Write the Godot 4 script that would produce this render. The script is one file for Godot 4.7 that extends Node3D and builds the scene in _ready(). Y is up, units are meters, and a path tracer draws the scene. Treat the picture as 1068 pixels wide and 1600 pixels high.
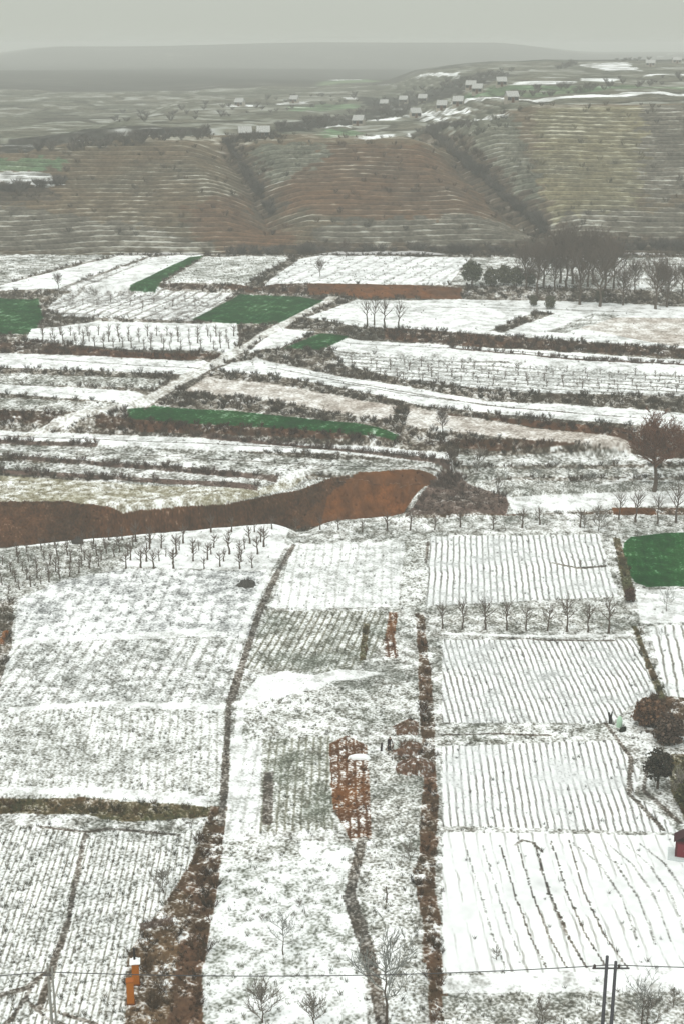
extends Node3D
# Snow-dusted terraced farmland in a loess valley, seen from a height.

const F := 2198.0          # focal length in pixels of the 1068 x 1600 photograph
const CAM_H := 74.0
const PITCH := 18.4
const HS := 0.78            # how much the valley terraces climb
var rng := RandomNumberGenerator.new()
var used := {}

# ------------------------------------------------------------------ surveying: a sight line of the photograph to a point on the land
func ray(x: float, y: float) -> Vector3:
	var a := deg_to_rad(PITCH)
	var u := (x - 534.0) / F
	var v := (800.0 - y) / F
	return Vector3(u, v * cos(a) - sin(a), -(cos(a) + v * sin(a)))

func on_level(x: float, y: float, h: float) -> Vector2:      # (x, distance) where the sight line meets height h
	if h > 0.95: h *= HS
	var r := ray(x, y)
	var t: float = (h - CAM_H) / minf(r.y, -0.004)
	return Vector2(r.x * t, -r.z * t)

func on_land(x: float, y: float) -> Vector3:                 # march down the sight line to the ground
	var r := ray(x, y)
	var t := 85.0
	var last := t
	while t < 5000.0:
		var p := r * t
		if CAM_H + p.y < ground(p.x, -p.z):
			var lo := last
			var hi := t
			for k in 14:
				var m := (lo + hi) * 0.5
				var q := r * m
				if CAM_H + q.y < ground(q.x, -q.z): hi = m
				else: lo = m
			t = hi
			break
		last = t
		t += maxf(0.6, t * 0.004)
	var e := r * t
	return Vector3(e.x, ground(e.x, -e.z), e.z)

# ------------------------------------------------------------------ styles of ground: how much snow lies, what shows between
var s_cov := PackedFloat32Array(); var s_fa := PackedFloat32Array(); var s_fh := PackedFloat32Array()
var s_kx := PackedFloat32Array(); var s_kd := PackedFloat32Array(); var s_na := PackedFloat32Array(); var s_nm := PackedFloat32Array()
var s_bump := PackedFloat32Array(); var s_soil := PackedColorArray(); var s_soil2 := PackedColorArray(); var s_tuft := PackedFloat32Array()
var s_snow := PackedColorArray()
const SNOW := Color(0.955, 0.962, 0.965)

func rgb(r: int, g: int, b: int) -> Color: return Color(r / 255.0, g / 255.0, b / 255.0)

# cov: share of snow; fine, coarse: how it breaks up; tuft: weeds per square metre
func style(cov: float, soil: Color, soil2: Color, fine := 0.5, coarse := 0.4, bump := 0.05, tuft := 0.1, snow := SNOW) -> int:
	s_cov.append(cov); s_soil.append(soil); s_soil2.append(soil2); s_na.append(fine); s_nm.append(coarse); s_bump.append(bump); s_tuft.append(tuft)
	s_fa.append(0.0); s_fh.append(0.0); s_kx.append(0.0); s_kd.append(0.0); s_snow.append(snow)
	return s_cov.size() - 1

# furrows that run along the line a-b, some spacing apart
func furrow(st: int, a: Vector2, b: Vector2, spacing: float, dark: float, deep: float) -> int:
	var d := (b - a).normalized()
	s_kx[st] = d.y / spacing; s_kd[st] = -d.x / spacing; s_fa[st] = dark; s_fh[st] = deep
	return st

# ------------------------------------------------------------------ a rectangle of land: what covers it and how high it lies
class Zone:
	var x0: float; var d0: float; var sx: float; var sd: float; var nx: int; var nd: int    # texels
	var k: int; var mx: int; var md: int                                                     # land cells of k x k texels
	var cls := PackedByteArray(); var own := PackedByteArray(); var lev := PackedFloat32Array()
	var n1 := PackedByteArray(); var n2 := PackedByteArray(); var n3 := PackedByteArray()
	var y := PackedFloat32Array()
	var leveled := true
	func _init(ax: float, bx: float, ad: float, bd: float, texel_x: float, texel_d: float, kk: int, seed_: int, base: int, lv: bool):
		x0 = ax; d0 = ad; sx = texel_x; sd = texel_d; k = kk; leveled = lv
		mx = int((bx - ax) / (sx * k)); md = int((bd - ad) / (sd * k)); nx = mx * k; nd = md * k
		cls.resize(nx * nd); cls.fill(base); own.resize(mx * md); own.fill(0)
		lev.resize((mx + 1) * (md + 1)); lev.fill(-999.0)
		n1 = noise(seed_, 0.30, 3, nx, nd); n2 = noise(seed_ + 1, 0.05, 2, nx, nd); n3 = noise(seed_ + 2, 0.009, 3, nx, nd)
	static func noise(sd_: int, f: float, oct: int, w: int, h: int) -> PackedByteArray:
		var n := FastNoiseLite.new(); n.seed = sd_; n.frequency = f; n.noise_type = FastNoiseLite.TYPE_SIMPLEX_SMOOTH
		n.fractal_type = FastNoiseLite.FRACTAL_FBM if oct > 1 else FastNoiseLite.FRACTAL_NONE
		n.fractal_octaves = oct; n.fractal_gain = 0.65; n.fractal_lacunarity = 2.3
		return n.get_image(w, h, false, false, true).get_data()
	func spans(poly: PackedVector2Array, gx: float, gd: float, cx: int, cd: int, off: float) -> PackedInt32Array:
		var out := PackedInt32Array()
		var lo := 1e9; var hi := -1e9
		for p in poly: lo = minf(lo, p.y); hi = maxf(hi, p.y)
		var j0 := maxi(0, int((lo - d0) / gd) - 1); var j1 := mini(cd - 1, int((hi - d0) / gd) + 1)
		var n := poly.size()
		for j in range(j0, j1 + 1):
			var d := d0 + (j + off) * gd
			var xs: Array[float] = []
			for i in n:
				var a := poly[i]; var b := poly[(i + 1) % n]
				if (a.y <= d) != (b.y <= d): xs.append(a.x + (d - a.y) / (b.y - a.y) * (b.x - a.x))
			xs.sort()
			for q in range(0, xs.size() - 1, 2):
				var i0 := maxi(0, int(ceil((xs[q] - x0) / gx - off))); var i1 := mini(cx - 1, int(floor((xs[q + 1] - x0) / gx - off)))
				if i1 >= i0: out.append_array([j, i0, i1])
		return out
	func paint(poly: PackedVector2Array, st: int):
		var s := spans(poly, sx, sd, nx, nd, 0.5)
		for q in range(0, s.size(), 3):
			var r := s[q] * nx
			for i in range(s[q + 1], s[q + 2] + 1): cls[r + i] = st
	func claim(poly: PackedVector2Array, id: int):
		var s := spans(poly, sx * k, sd * k, mx, md, 0.5)
		for q in range(0, s.size(), 3):
			var r := s[q] * mx
			for i in range(s[q + 1], s[q + 2] + 1): own[r + i] = id
	func raise(poly: PackedVector2Array, h: float):
		var s := spans(poly, sx * k, sd * k, mx + 1, md + 1, 0.0)
		for q in range(0, s.size(), 3):
			var r := s[q] * (mx + 1)
			for i in range(s[q + 1], s[q + 2] + 1): lev[r + i] = h
	func settle(blur: int, first: float, last: float):        # banks run between the levels they join
		var w := mx + 1
		for i in w:
			var pj := -1; var ph := first
			for j in md + 1:
				var v := lev[j * w + i]
				if v > -900.0:
					if pj < 0: ph = v
					for q in range(pj + 1, j): lev[q * w + i] = lerpf(ph, v, float(q - pj) / float(j - pj))
					pj = j; ph = v
			if pj < 0: ph = last
			for q in range(pj + 1, md + 1): lev[q * w + i] = ph
		for b in blur:
			var t := lev.duplicate()
			for j in range(0, md + 1):
				var r := j * w
				for i in range(2, w - 2): t[r + i] = (lev[r + i - 2] + lev[r + i - 1] + lev[r + i] + lev[r + i + 1] + lev[r + i + 2]) * 0.2
			if b % 2 == 0:
				for j in range(1, md):
					var r := j * w
					for i in w: lev[r + i] = (t[r + i - w] + t[r + i] * 2.0 + t[r + i + w]) * 0.25
			else: lev = t
	func at(x: float, d: float) -> float:
		var u := clampf((x - x0) / (sx * k), 0.0, mx - 0.001); var v := clampf((d - d0) / (sd * k), 0.0, md - 0.001)
		var i := int(u); var j := int(v); var w := mx + 1; var a := u - i; var b := v - j
		return lerpf(lerpf(y[j * w + i], y[j * w + i + 1], a), lerpf(y[(j + 1) * w + i], y[(j + 1) * w + i + 1], a), b)
	func style_at(x: float, d: float) -> int:
		var i := int((x - x0) / sx); var j := int((d - d0) / sd)
		return cls[j * nx + i] if i >= 0 and j >= 0 and i < nx and j < nd else -1
	func end_d() -> float: return d0 + md * sd * k
	func rough(x: float, d: float) -> float:
		var i := clampi(int((x - x0) / sx), 0, nx - 1); var j := clampi(int((d - d0) / sd), 0, nd - 1)
		return n2[j * nx + i] / 255.0

var zones: Array[Zone] = []
var owners: Array = [["terrace_ground", "snow-flecked banks and ledges between the terraced fields"]]
var wob := FastNoiseLite.new()
var rav: Array[PackedVector2Array] = []

# ------------------------------------------------------------------ the far slope, its rim and the plateau behind
func sstep(a: float, b: float, v: float) -> float:
	var t := clampf((v - a) / (b - a), 0.0, 1.0)
	return t * t * (3.0 - 2.0 * t)

var tread := 0.0            # where in its terrace the last asked place lies: 0 inner edge of the ledge, 1 top of the riser
var on_top := 0.0

func hill(x: float, d: float) -> float:
	var foot := 427.0 + wob.get_noise_2d(x * 0.6, 7.0) * 6.0
	var rise := (0.47 + wob.get_noise_2d(x * 0.35, 90.0) * 0.05)
	var rim := lerpf(39.0, 42.8, sstep(-118.0, -86.0, x)) + 10.0 * sstep(30.0, 70.0, x) + wob.get_noise_2d(x * 0.8, d * 0.1) * 1.2
	var hs := 17.5 * HS + (d - foot) * rise
	var behind := d - (foot + (rim - 17.5 * HS) / rise)
	var g := lerpf(0.001, 0.0145, sstep(0.0, 90.0, x - maxf(0.0, d - 520.0) * 0.05))
	var hp := rim + maxf(behind, -60.0) * g * (1.0 - sstep(700.0, 1500.0, behind))
	if d > 540.0:
		hp += (wob.get_noise_2d(x * 0.25, d * 0.12)) * 3.0
		if d > 1150.0:
			hp = lerpf(hp, 41.0 + wob.get_noise_2d(x * 0.04, d * 0.04) * 5.0, sstep(1150.0, 1500.0, d))
			var px := x / d * 2190.0 * 0.95 + 534.0     # bearing of the ridge crest
			var crest := 36.0 + 33.0 * sstep(-30.0, 150.0, px) + 8.0 * sstep(200.0, 520.0, px) - 26.0 * sstep(740.0, 900.0, px)
			crest += wob.get_noise_2d(x * 0.03, 40.0) * 2.5
			hp = lerpf(hp, maxf(hp, crest), sstep(2400.0, 3300.0, d))
	var k := clampf((hs - hp) / 3.0 * 0.5 + 0.5, 0.0, 1.0)
	var h := lerpf(hs, hp, k) - 3.0 * k * (1.0 - k)
	# terraces cut into the slope, longer ledges on the plateau
	if d < 1150.0:
		var step := 1.15
		var amt := clampf(0.85 + wob.get_noise_2d(x * 1.3 + 300.0, d * 1.3) * 0.9, 0.2, 1.0)
		if k > 0.5:
			step = 1.7
			amt = 0.75
		var q := (h + wob.get_noise_2d(x * 0.55, d * 0.9) * 1.1) / step
		var fr := q - floorf(q)
		tread = fr
		on_top = k
		h += amt * step * (sstep(0.55, 1.0, fr) - fr)
	for r in rav:
		var n := r.size() - 1
		var near := 1e9
		for i in n:
			var a := r[i]; var b := r[i + 1]; var ab := b - a; var ap := Vector2(x, d) - a
			near = minf(near, (ap - ab * clampf(ap.dot(ab) / ab.length_squared(), 0.0, 1.0)).length())
		if near < 14.0: h -= 5.0 * pow(1.0 - near / 14.0, 1.4) * sstep(428.0, 448.0, d)
	return h

func ground(x: float, d: float) -> float:
	for z in zones:
		if z.y.size() and d < z.end_d() - z.sd * z.k: return z.at(x, d)
	return hill(x, d)

# ------------------------------------------------------------------ laying fields, banks and tracks
func pts(a: Array, h: float) -> PackedVector2Array:
	var out := PackedVector2Array()
	for i in range(0, a.size(), 2):
		if h > -900.0: out.append(on_level(a[i], a[i + 1], h))
		else:
			var p := on_land(a[i], a[i + 1])
			out.append(Vector2(p.x, -p.z))
	return out

func field(called: String, label: String, st: int, h: float, a: Array, own := true):
	var poly := pts(a, h)
	var id := 0
	if own and called != "":
		owners.append([called, label]); id = owners.size() - 1
	if h > -900.0: L.raise(poly, h * HS if h > 0.95 else h)
	for z in zones:
		z.paint(poly, st)
		if own and id > 0: z.claim(poly, id)

func patch(st: int, h: float, a: Array):                    # ground cover without a change of level
	var poly := pts(a, h)
	for z in zones: z.paint(poly, st)

func bank(st: int, ht: float, top: Array, hb: float, bottom: Array):
	var poly := pts(top, ht)
	var low := pts(bottom, hb)
	low.reverse()
	poly.append_array(low)
	for z in zones: z.paint(poly, st)

func strip(st: int, width: float, a: Array, called := "", label := ""):    # a: x, y, h, x, y, h ...
	var c := PackedVector2Array()
	for i in range(0, a.size(), 3): c.append(on_level(a[i], a[i + 1], a[i + 2]) if a[i + 2] > -900.0 else pts([a[i], a[i + 1]], -999.0)[0])
	var id := 0
	if called != "":
		owners.append([called, label]); id = owners.size() - 1
	for i in c.size() - 1:
		var n := (c[i + 1] - c[i]).normalized().orthogonal() * width * 0.5
		var t := (c[i + 1] - c[i]).normalized() * width * 0.25
		var w := 0.8 + 0.4 * fposmod(i * 0.618, 1.0)
		var q := PackedVector2Array([c[i] - n * w - t, c[i] + n * w - t, c[i + 1] + n * w + t, c[i + 1] - n * w + t])
		for z in zones:
			z.paint(q, st)
			if id > 0: z.claim(q, id)

# ------------------------------------------------------------------ from the survey to meshes
func colour_map(z: Zone) -> ImageTexture:
	var data := PackedByteArray()
	data.resize(z.nx * z.nd * 3)
	var nx := z.nx; var nd := z.nd
	var cls := z.cls; var n1 := z.n1; var n2 := z.n2; var n3 := z.n3
	var reach := (0.4 if z.sx < 0.2 else 0.9) if z.leveled else 11.0          # how far field edges stray
	var warp_i := reach / z.sx / 255.0; var warp_j := minf(reach, 8.0) / z.sd / 255.0
	var hilly := not z.leveled and z.sx < 5.0
	var ledge := 1.0
	for j in nd:
		var d := z.d0 + (j + 0.5) * z.sd
		var row := j * nx
		for i in nx:
			var o := row + i
			var a := n1[o] * 0.0039216 - 0.5
			var b := n2[o] * 0.0039216 - 0.5
			var c := n3[o] * 0.0039216 - 0.5
			var ii := clampi(i + int((n2[(o + 37) % (nx * nd)] - 128) * warp_i + a * 1.6), 0, nx - 1)
			var jj := clampi(j + int((n2[o] - 128) * warp_j + a * 1.6), 0, nd - 1)
			var s := cls[jj * nx + ii]
			var v: float = s_cov[s] + s_na[s] * a + s_nm[s] * (b + c * 0.7)
			var fa := s_fa[s]
			if fa > 0.0:
				var ph := (z.x0 + i * z.sx) * s_kx[s] + d * s_kd[s] + c * 0.36 + b * 0.10
				var w := absf(ph - floorf(ph) - 0.5) * 2.0
				v -= fa * (maxf(0.0, 1.0 - w * 2.3) * (0.92 + a * 1.3 + b * 1.3 + c * 1.7) - 0.18)
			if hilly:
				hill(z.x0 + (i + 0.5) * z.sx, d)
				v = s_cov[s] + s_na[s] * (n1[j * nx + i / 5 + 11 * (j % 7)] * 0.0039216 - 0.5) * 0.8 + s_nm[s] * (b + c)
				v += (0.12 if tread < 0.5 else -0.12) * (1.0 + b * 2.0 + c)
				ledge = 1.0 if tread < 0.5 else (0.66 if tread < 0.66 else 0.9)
			var sn := clampf((v - 0.27) * 2.4, 0.0, 1.0)
			var m := clampf(0.5 + c * 1.5 + a * 0.9, 0.0, 1.0)
			var so := s_soil[s].lerp(s_soil2[s], m)
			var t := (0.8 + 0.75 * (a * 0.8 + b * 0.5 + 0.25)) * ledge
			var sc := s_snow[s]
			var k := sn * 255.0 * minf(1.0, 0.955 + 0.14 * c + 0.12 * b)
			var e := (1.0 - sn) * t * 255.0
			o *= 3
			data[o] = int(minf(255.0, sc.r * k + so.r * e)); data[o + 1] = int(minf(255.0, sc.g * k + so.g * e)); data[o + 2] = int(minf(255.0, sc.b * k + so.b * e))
	var im := Image.create_from_data(nx, nd, false, Image.FORMAT_RGB8, data)
	return ImageTexture.create_from_image(im)

func heights(z: Zone, lift: float):
	var w := z.mx + 1
	z.y.resize(w * (z.md + 1))
	for j in z.md + 1:
		var d := z.d0 + j * z.sd * z.k
		var tj := mini(j * z.k, z.nd - 1)
		for i in w:
			var x := z.x0 + i * z.sx * z.k
			var o := tj * z.nx + mini(i * z.k, z.nx - 1)
			var s := z.cls[o]
			var a := z.n1[o] * 0.0039216 - 0.5
			var b := z.n2[o] * 0.0039216 - 0.5
			var c := z.n3[o] * 0.0039216 - 0.5
			var h := level(x, d) if z.leveled else hill(x, d)
			h += s_bump[s] * (a * 1.4 + b * 2.0) + c * 0.25
			if s_fh[s] > 0.0:
				var ph := x * s_kx[s] + d * s_kd[s] + c * 0.36 + b * 0.10
				var q := absf(ph - floorf(ph) - 0.5) * 2.0
				h -= s_fh[s] * maxf(0.0, 1.0 - q * 1.9)
			z.y[j * w + i] = h + lift

func land(z: Zone, rest_name: String, rest_label: String):
	var m := StandardMaterial3D.new()
	m.albedo_texture = colour_map(z); m.roughness = 0.85; m.metallic_specular = 0.0
	m.texture_filter = BaseMaterial3D.TEXTURE_FILTER_LINEAR_WITH_MIPMAPS_ANISOTROPIC
	var w := z.mx + 1
	var lists: Array[PackedInt32Array] = []
	for q in owners.size(): lists.append(PackedInt32Array())
	for j in z.md:
		for i in z.mx: lists[z.own[j * z.mx + i]].append(j * w + i)
	var stamp := PackedInt32Array(); stamp.resize(w * (z.md + 1)); stamp.fill(-1)
	var loc := PackedInt32Array(); loc.resize(w * (z.md + 1))
	var ex := z.sx * z.k; var ed := z.sd * z.k
	for q in owners.size():
		var cells := lists[q]
		if cells.size() < 6: continue
		var vs := PackedVector3Array(); var ns := PackedVector3Array(); var uv := PackedVector2Array(); var ix := PackedInt32Array()
		for o in cells:
			for c: int in [o, o + 1, o + w, o + w + 1]:
				if stamp[c] == q: continue
				stamp[c] = q; loc[c] = vs.size()
				var i := c % w; var j := c / w
				vs.append(Vector3(z.x0 + i * ex, z.y[c], -(z.d0 + j * ed)))
				var gx := (z.y[c + (1 if i < z.mx else 0)] - z.y[c - (1 if i > 0 else 0)]) / (ex * (2.0 if i > 0 and i < z.mx else 1.0))
				var gd := (z.y[c + (w if j < z.md else 0)] - z.y[c - (w if j > 0 else 0)]) / (ed * (2.0 if j > 0 and j < z.md else 1.0))
				ns.append(Vector3(-gx, 1.0, gd).normalized())
				uv.append(Vector2(i / float(z.mx), j / float(z.md)))
			var A := loc[o]; var B := loc[o + 1]; var C := loc[o + w]; var D := loc[o + w + 1]
			ix.append_array([A, C, B, B, C, D])
		var arr := []; arr.resize(Mesh.ARRAY_MAX)
		arr[Mesh.ARRAY_VERTEX] = vs; arr[Mesh.ARRAY_NORMAL] = ns; arr[Mesh.ARRAY_TEX_UV] = uv; arr[Mesh.ARRAY_INDEX] = ix
		var me := ArrayMesh.new()
		me.add_surface_from_arrays(Mesh.PRIMITIVE_TRIANGLES, arr); me.surface_set_material(0, m)
		var o2 := MeshInstance3D.new()
		o2.mesh = me; o2.name = numbered(owners[q][0] if q > 0 else rest_name)
		o2.set_meta("kind", "structure"); o2.set_meta("label", owners[q][1] if q > 0 else rest_label)
		add_child(o2)

# ------------------------------------------------------------------ naming and small mesh helpers
func numbered(n: String) -> String:
	if not used.has(n):
		used[n] = 0
		return n
	used[n] += 1
	return "%s_%03d" % [n, used[n]]

func thing(called: String, label: String, category: String, p: Vector3, turn := 0.0, group := "") -> Node3D:
	var o := Node3D.new()
	o.name = numbered(called); o.position = p; o.rotation.y = turn
	o.set_meta("label", label); o.set_meta("category", category)
	if group != "": o.set_meta("group", group)
	add_child(o)
	return o

func again(src: Node3D, label: String, p: Vector3, turn: float, size: float, group := "") -> Node3D:
	var o: Node3D = src.duplicate()
	o.name = numbered(String(src.name).rstrip("0123456789").rstrip("_")); o.position = p; o.rotation.y = turn; o.scale = Vector3.ONE * size
	o.set_meta("label", label)
	if group != "": o.set_meta("group", group)
	elif o.has_meta("group"): o.remove_meta("group")
	add_child(o)
	return o

func part(called: String, st: SurfaceTool, m: Material, parent: Node3D) -> MeshInstance3D:
	var o := MeshInstance3D.new()
	o.mesh = st.commit(); o.mesh.surface_set_material(0, m); o.name = called
	parent.add_child(o, true)
	return o

func stool(smooth := true) -> SurfaceTool:
	var st := SurfaceTool.new()
	st.begin(Mesh.PRIMITIVE_TRIANGLES)
	st.set_smooth_group(0 if smooth else -1)
	return st

func mat(c: Color, rough := 0.9, vertex := false) -> StandardMaterial3D:
	var m := StandardMaterial3D.new()
	m.albedo_color = c; m.roughness = rough; m.metallic_specular = 0.25; m.vertex_color_use_as_albedo = vertex
	m.cull_mode = BaseMaterial3D.CULL_DISABLED
	return m

func grainy(c: Color, c2: Color, scale := 1.0, sd := 1, rough := 0.9) -> StandardMaterial3D:
	var n := FastNoiseLite.new(); n.seed = sd; n.frequency = 0.03; n.fractal_octaves = 4
	var t := NoiseTexture2D.new(); t.noise = n; t.seamless = true; t.width = 256; t.height = 256
	var g := Gradient.new(); g.colors = PackedColorArray([c, c2]); t.color_ramp = g
	var m := mat(Color.WHITE, rough)
	m.albedo_texture = t; m.uv1_triplanar = true; m.uv1_scale = Vector3.ONE * scale
	return m

func tri(st: SurfaceTool, a: Vector3, b: Vector3, c: Vector3):
	st.add_vertex(a); st.add_vertex(b); st.add_vertex(c)

func tube(st: SurfaceTool, a: Vector3, b: Vector3, ra: float, rb: float, n := 5, cap := false):
	var d := (b - a).normalized()
	var u := d.cross(Vector3(0.31, 0.2, 0.93) if absf(d.y) > 0.8 else Vector3.UP).normalized()
	var v := d.cross(u)
	for i in n:
		var t0 := TAU * i / n; var t1 := TAU * (i + 1) / n
		var e0 := u * cos(t0) + v * sin(t0); var e1 := u * cos(t1) + v * sin(t1)
		tri(st, a + e0 * ra, b + e1 * rb, b + e0 * rb)
		tri(st, a + e0 * ra, a + e1 * ra, b + e1 * rb)
		if cap:
			tri(st, b, b + e0 * rb, b + e1 * rb); tri(st, a, a + e1 * ra, a + e0 * ra)

func box(st: SurfaceTool, c: Vector3, s: Vector3, bevel := 0.0):
	var h := s * 0.5
	var b := minf(bevel, minf(h.x, minf(h.y, h.z)) * 0.9)
	# lower ring, upper ring and chamfers
	var rings := [[-h.y, b], [-h.y + b, 0.0], [h.y - b, 0.0], [h.y, b]] if b > 0.0 else [[-h.y, 0.0], [h.y, 0.0]]
	var out: Array[PackedVector3Array] = []
	for r in rings:
		var e: float = r[1]
		var y: float = r[0]
		var cx := h.x - e; var cz := h.z - e
		if b > 0.0:
			out.append(PackedVector3Array([c + Vector3(-cx + b, y, -cz), c + Vector3(cx - b, y, -cz), c + Vector3(cx, y, -cz + b), c + Vector3(cx, y, cz - b), c + Vector3(cx - b, y, cz), c + Vector3(-cx + b, y, cz), c + Vector3(-cx, y, cz - b), c + Vector3(-cx, y, -cz + b)]))
		else: out.append(PackedVector3Array([c + Vector3(-cx, y, -cz), c + Vector3(cx, y, -cz), c + Vector3(cx, y, cz), c + Vector3(-cx, y, cz)]))
	for k in out.size() - 1:
		var n := out[k].size()
		for i in n:
			var j := (i + 1) % n
			tri(st, out[k][i], out[k + 1][j], out[k + 1][i]); tri(st, out[k][i], out[k][j], out[k + 1][j])
	var top := out[out.size() - 1]; var bot := out[0]
	for i in range(1, top.size() - 1):
		tri(st, top[0], top[i], top[i + 1]); tri(st, bot[0], bot[i + 1], bot[i])

func done(st: SurfaceTool) -> SurfaceTool:
	st.generate_normals()
	return st

# ------------------------------------------------------------------ plants
var slim := 0.012

func branch(st: SurfaceTool, p: Vector3, dir: Vector3, length: float, r: float, level: int, deepest: int, kids: int, spread: float):
	var segs := 3 if level == 0 else 2
	var q := p
	var d := dir
	for s in segs:
		var e := q + d * (length / segs)
		var r0 := r * (1.0 - 0.62 * s / segs); var r1 := r * (1.0 - 0.62 * (s + 1) / segs)
		tube(st, q, e, r0, r1, 5 if level == 0 else 3)
		if level < deepest:
			for k in kids:
				var f := rng.randf_range(0.35, 1.0)
				var side := Vector3(rng.randf_range(-1, 1), rng.randf_range(-0.2, 0.7), rng.randf_range(-1, 1)).normalized()
				branch(st, q.lerp(e, f), (d + side * spread).normalized(), length * rng.randf_range(0.38, 0.62), maxf(r1 * 0.55, slim), level + 1, deepest, maxi(2, kids - 1), spread)
		q = e
		d = (d + Vector3(rng.randf_range(-0.18, 0.18), 0.10, rng.randf_range(-0.18, 0.18))).normalized()

# a leafless tree of the given height; the crown is a mesh of boughs and twigs
func bare_tree(called: String, label: String, h: float, bole: float, r: float, boughs: int, deepest: int, kids: int, spread: float, up: float, bark: Material, twig: Material, lean := 0.0) -> Node3D:
	var t := thing(called, label, "tree", Vector3.ZERO)
	var st := stool()
	var lx := rng.randf_range(-1, 1) * lean; var lz := rng.randf_range(-1, 1) * lean
	var line: Array[Vector3] = [Vector3(0, -0.25, 0)]
	for i in 5:
		var f := (i + 1) / 5.0
		line.append(Vector3(lx * f * h + rng.randf_range(-0.02, 0.02) * h, h * (bole + (0.86 - bole) * 0.55) * f, lz * f * h + rng.randf_range(-0.02, 0.02) * h))
	for i in 5: tube(st, line[i], line[i + 1], r * (1.15 if i == 0 else 1.0 - i * 0.14), r * (1.0 - (i + 1) * 0.14), 7)
	part("trunk", done(st), bark, t)
	var br := stool()
	for b in boughs:
		var f := lerpf(bole, 1.0, (b + 0.3) / boughs)
		var s := clampf(f * 5.0 * (1.0 / (bole + (0.86 - bole) * 0.55)) * 0.8, 0.0, 4.99)
		var p := line[int(s)].lerp(line[int(s) + 1], s - int(s))
		var az := b * 2.4 + rng.randf_range(-0.4, 0.4)
		var dir := Vector3(cos(az), up + f * 0.5, sin(az)).normalized()
		branch(br, p, dir, h * rng.randf_range(0.30, 0.44) * (1.15 - 0.35 * f), r * 0.42, 0, deepest, kids, spread)
	branch(br, line[5], Vector3(lx, 1, lz).normalized(), h * 0.36, r * 0.4, 0, deepest, kids, spread)
	part("branches", done(br), twig, t)
	return t

func leaf_ball(st: SurfaceTool, c: Vector3, rx: Vector3, n: int, size: float, dark: Color, pale: Color):
	for i in n:
		var v := Vector3(rng.randfn(), rng.randfn(), rng.randfn()).normalized() * pow(rng.randf(), 0.45)
		var p := c + v * rx
		var a := Vector3(rng.randf_range(-1, 1), rng.randf_range(-1, 1), rng.randf_range(-1, 1)).normalized() * size
		var b := a.cross(Vector3(rng.randf_range(-1, 1), rng.randf_range(-1, 1), rng.randf_range(-1, 1))).normalized() * size * 0.7
		var col := dark.lerp(pale, rng.randf())
		st.set_color(col)
		tri(st, p - a, p + b, p + a); tri(st, p - a, p + a, p - b)

func leafy(called: String, label: String, category: String, p: Vector3, h: float, wide: float, bole: float, dark: Color, pale: Color, m: Material, bark: Material, group := "") -> Node3D:
	var t := thing(called, label, category, p, 0.0, group)
	var st := stool()
	tube(st, Vector3(0, -0.3, 0), Vector3(0.05, h * 0.5, 0), h * 0.035, h * 0.02, 6)
	for k in 5:
		var az := k * 1.3
		tube(st, Vector3(0.03, h * (bole + 0.05 * k), 0), Vector3(cos(az) * wide * 0.33, h * (bole + 0.2 + 0.1 * k), sin(az) * wide * 0.33), h * 0.015, h * 0.006, 4)
	part("trunk", done(st), bark, t)
	var cr := stool(false)
	for k in 16:
		var az := k * 2.4; var f := k / 16.0
		var y := h * lerpf(bole + 0.06, 0.80, f)
		var w := wide * 0.42 * sqrt(maxf(0.05, 1.0 - pow((f - 0.42) * 1.7, 2.0))) * rng.randf_range(0.5, 0.78)
		leaf_ball(cr, Vector3(cos(az) * w, y, sin(az) * w), Vector3(0.2, 0.15, 0.2) * wide * rng.randf_range(0.7, 1.15), 110, 0.045 * wide, dark, pale)
	part("crown", done(cr), m, t)
	return t

func scatter(called: String, label: String, mesh: Mesh, spots: Array[Transform3D], tints: PackedColorArray):
	var mm := MultiMesh.new()
	mm.transform_format = MultiMesh.TRANSFORM_3D; mm.use_colors = true; mm.mesh = mesh; mm.instance_count = spots.size()
	for i in spots.size():
		mm.set_instance_transform(i, spots[i]); mm.set_instance_color(i, tints[i])
	var o := MultiMeshInstance3D.new()
	o.multimesh = mm; o.name = numbered(called)
	o.set_meta("kind", "stuff"); o.set_meta("label", label); o.set_meta("category", "vegetation")
	add_child(o)

func tuft_mesh(blades: int, w: float, tall: float, thick: float, m: Material) -> Mesh:
	var st := stool(false)
	st.set_color(Color.WHITE)
	for i in blades:
		var az := rng.randf() * TAU; var out := rng.randf_range(0.1, 1.0) * w
		var b := Vector3(rng.randf_range(-1, 1), 0, rng.randf_range(-1, 1)) * w * 0.35
		var tip := b + Vector3(cos(az) * out, tall * rng.randf_range(0.5, 1.0), sin(az) * out)
		var s := Vector3(-sin(az), 0, cos(az)) * thick
		tri(st, b - s + Vector3(0, -0.05, 0), tip, b + s + Vector3(0, -0.05, 0))
	var me := done(st).commit()
	me.surface_set_material(0, m)
	return me

func bush_mesh(stems: int, w: float, tall: float, m: Material) -> Mesh:
	var st := stool(false)
	st.set_color(Color.WHITE)
	for i in stems:
		var az := rng.randf() * TAU
		branch(st, Vector3(cos(az), 0, sin(az)) * w * 0.15 + Vector3(0, -0.05, 0), Vector3(cos(az) * w, tall, sin(az) * w).normalized(), tall * rng.randf_range(0.6, 0.9), 0.02, 1, 3, 3, 0.7)
	var me := done(st).commit()
	me.surface_set_material(0, m)
	return me

func spot(x: float, d: float, size: float, flat := 1.0) -> Transform3D:
	var b := Basis(Vector3.UP, rng.randf() * TAU).scaled(Vector3(size, size * flat, size))
	return Transform3D(b, Vector3(x, ground(x, d), -d))

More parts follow.
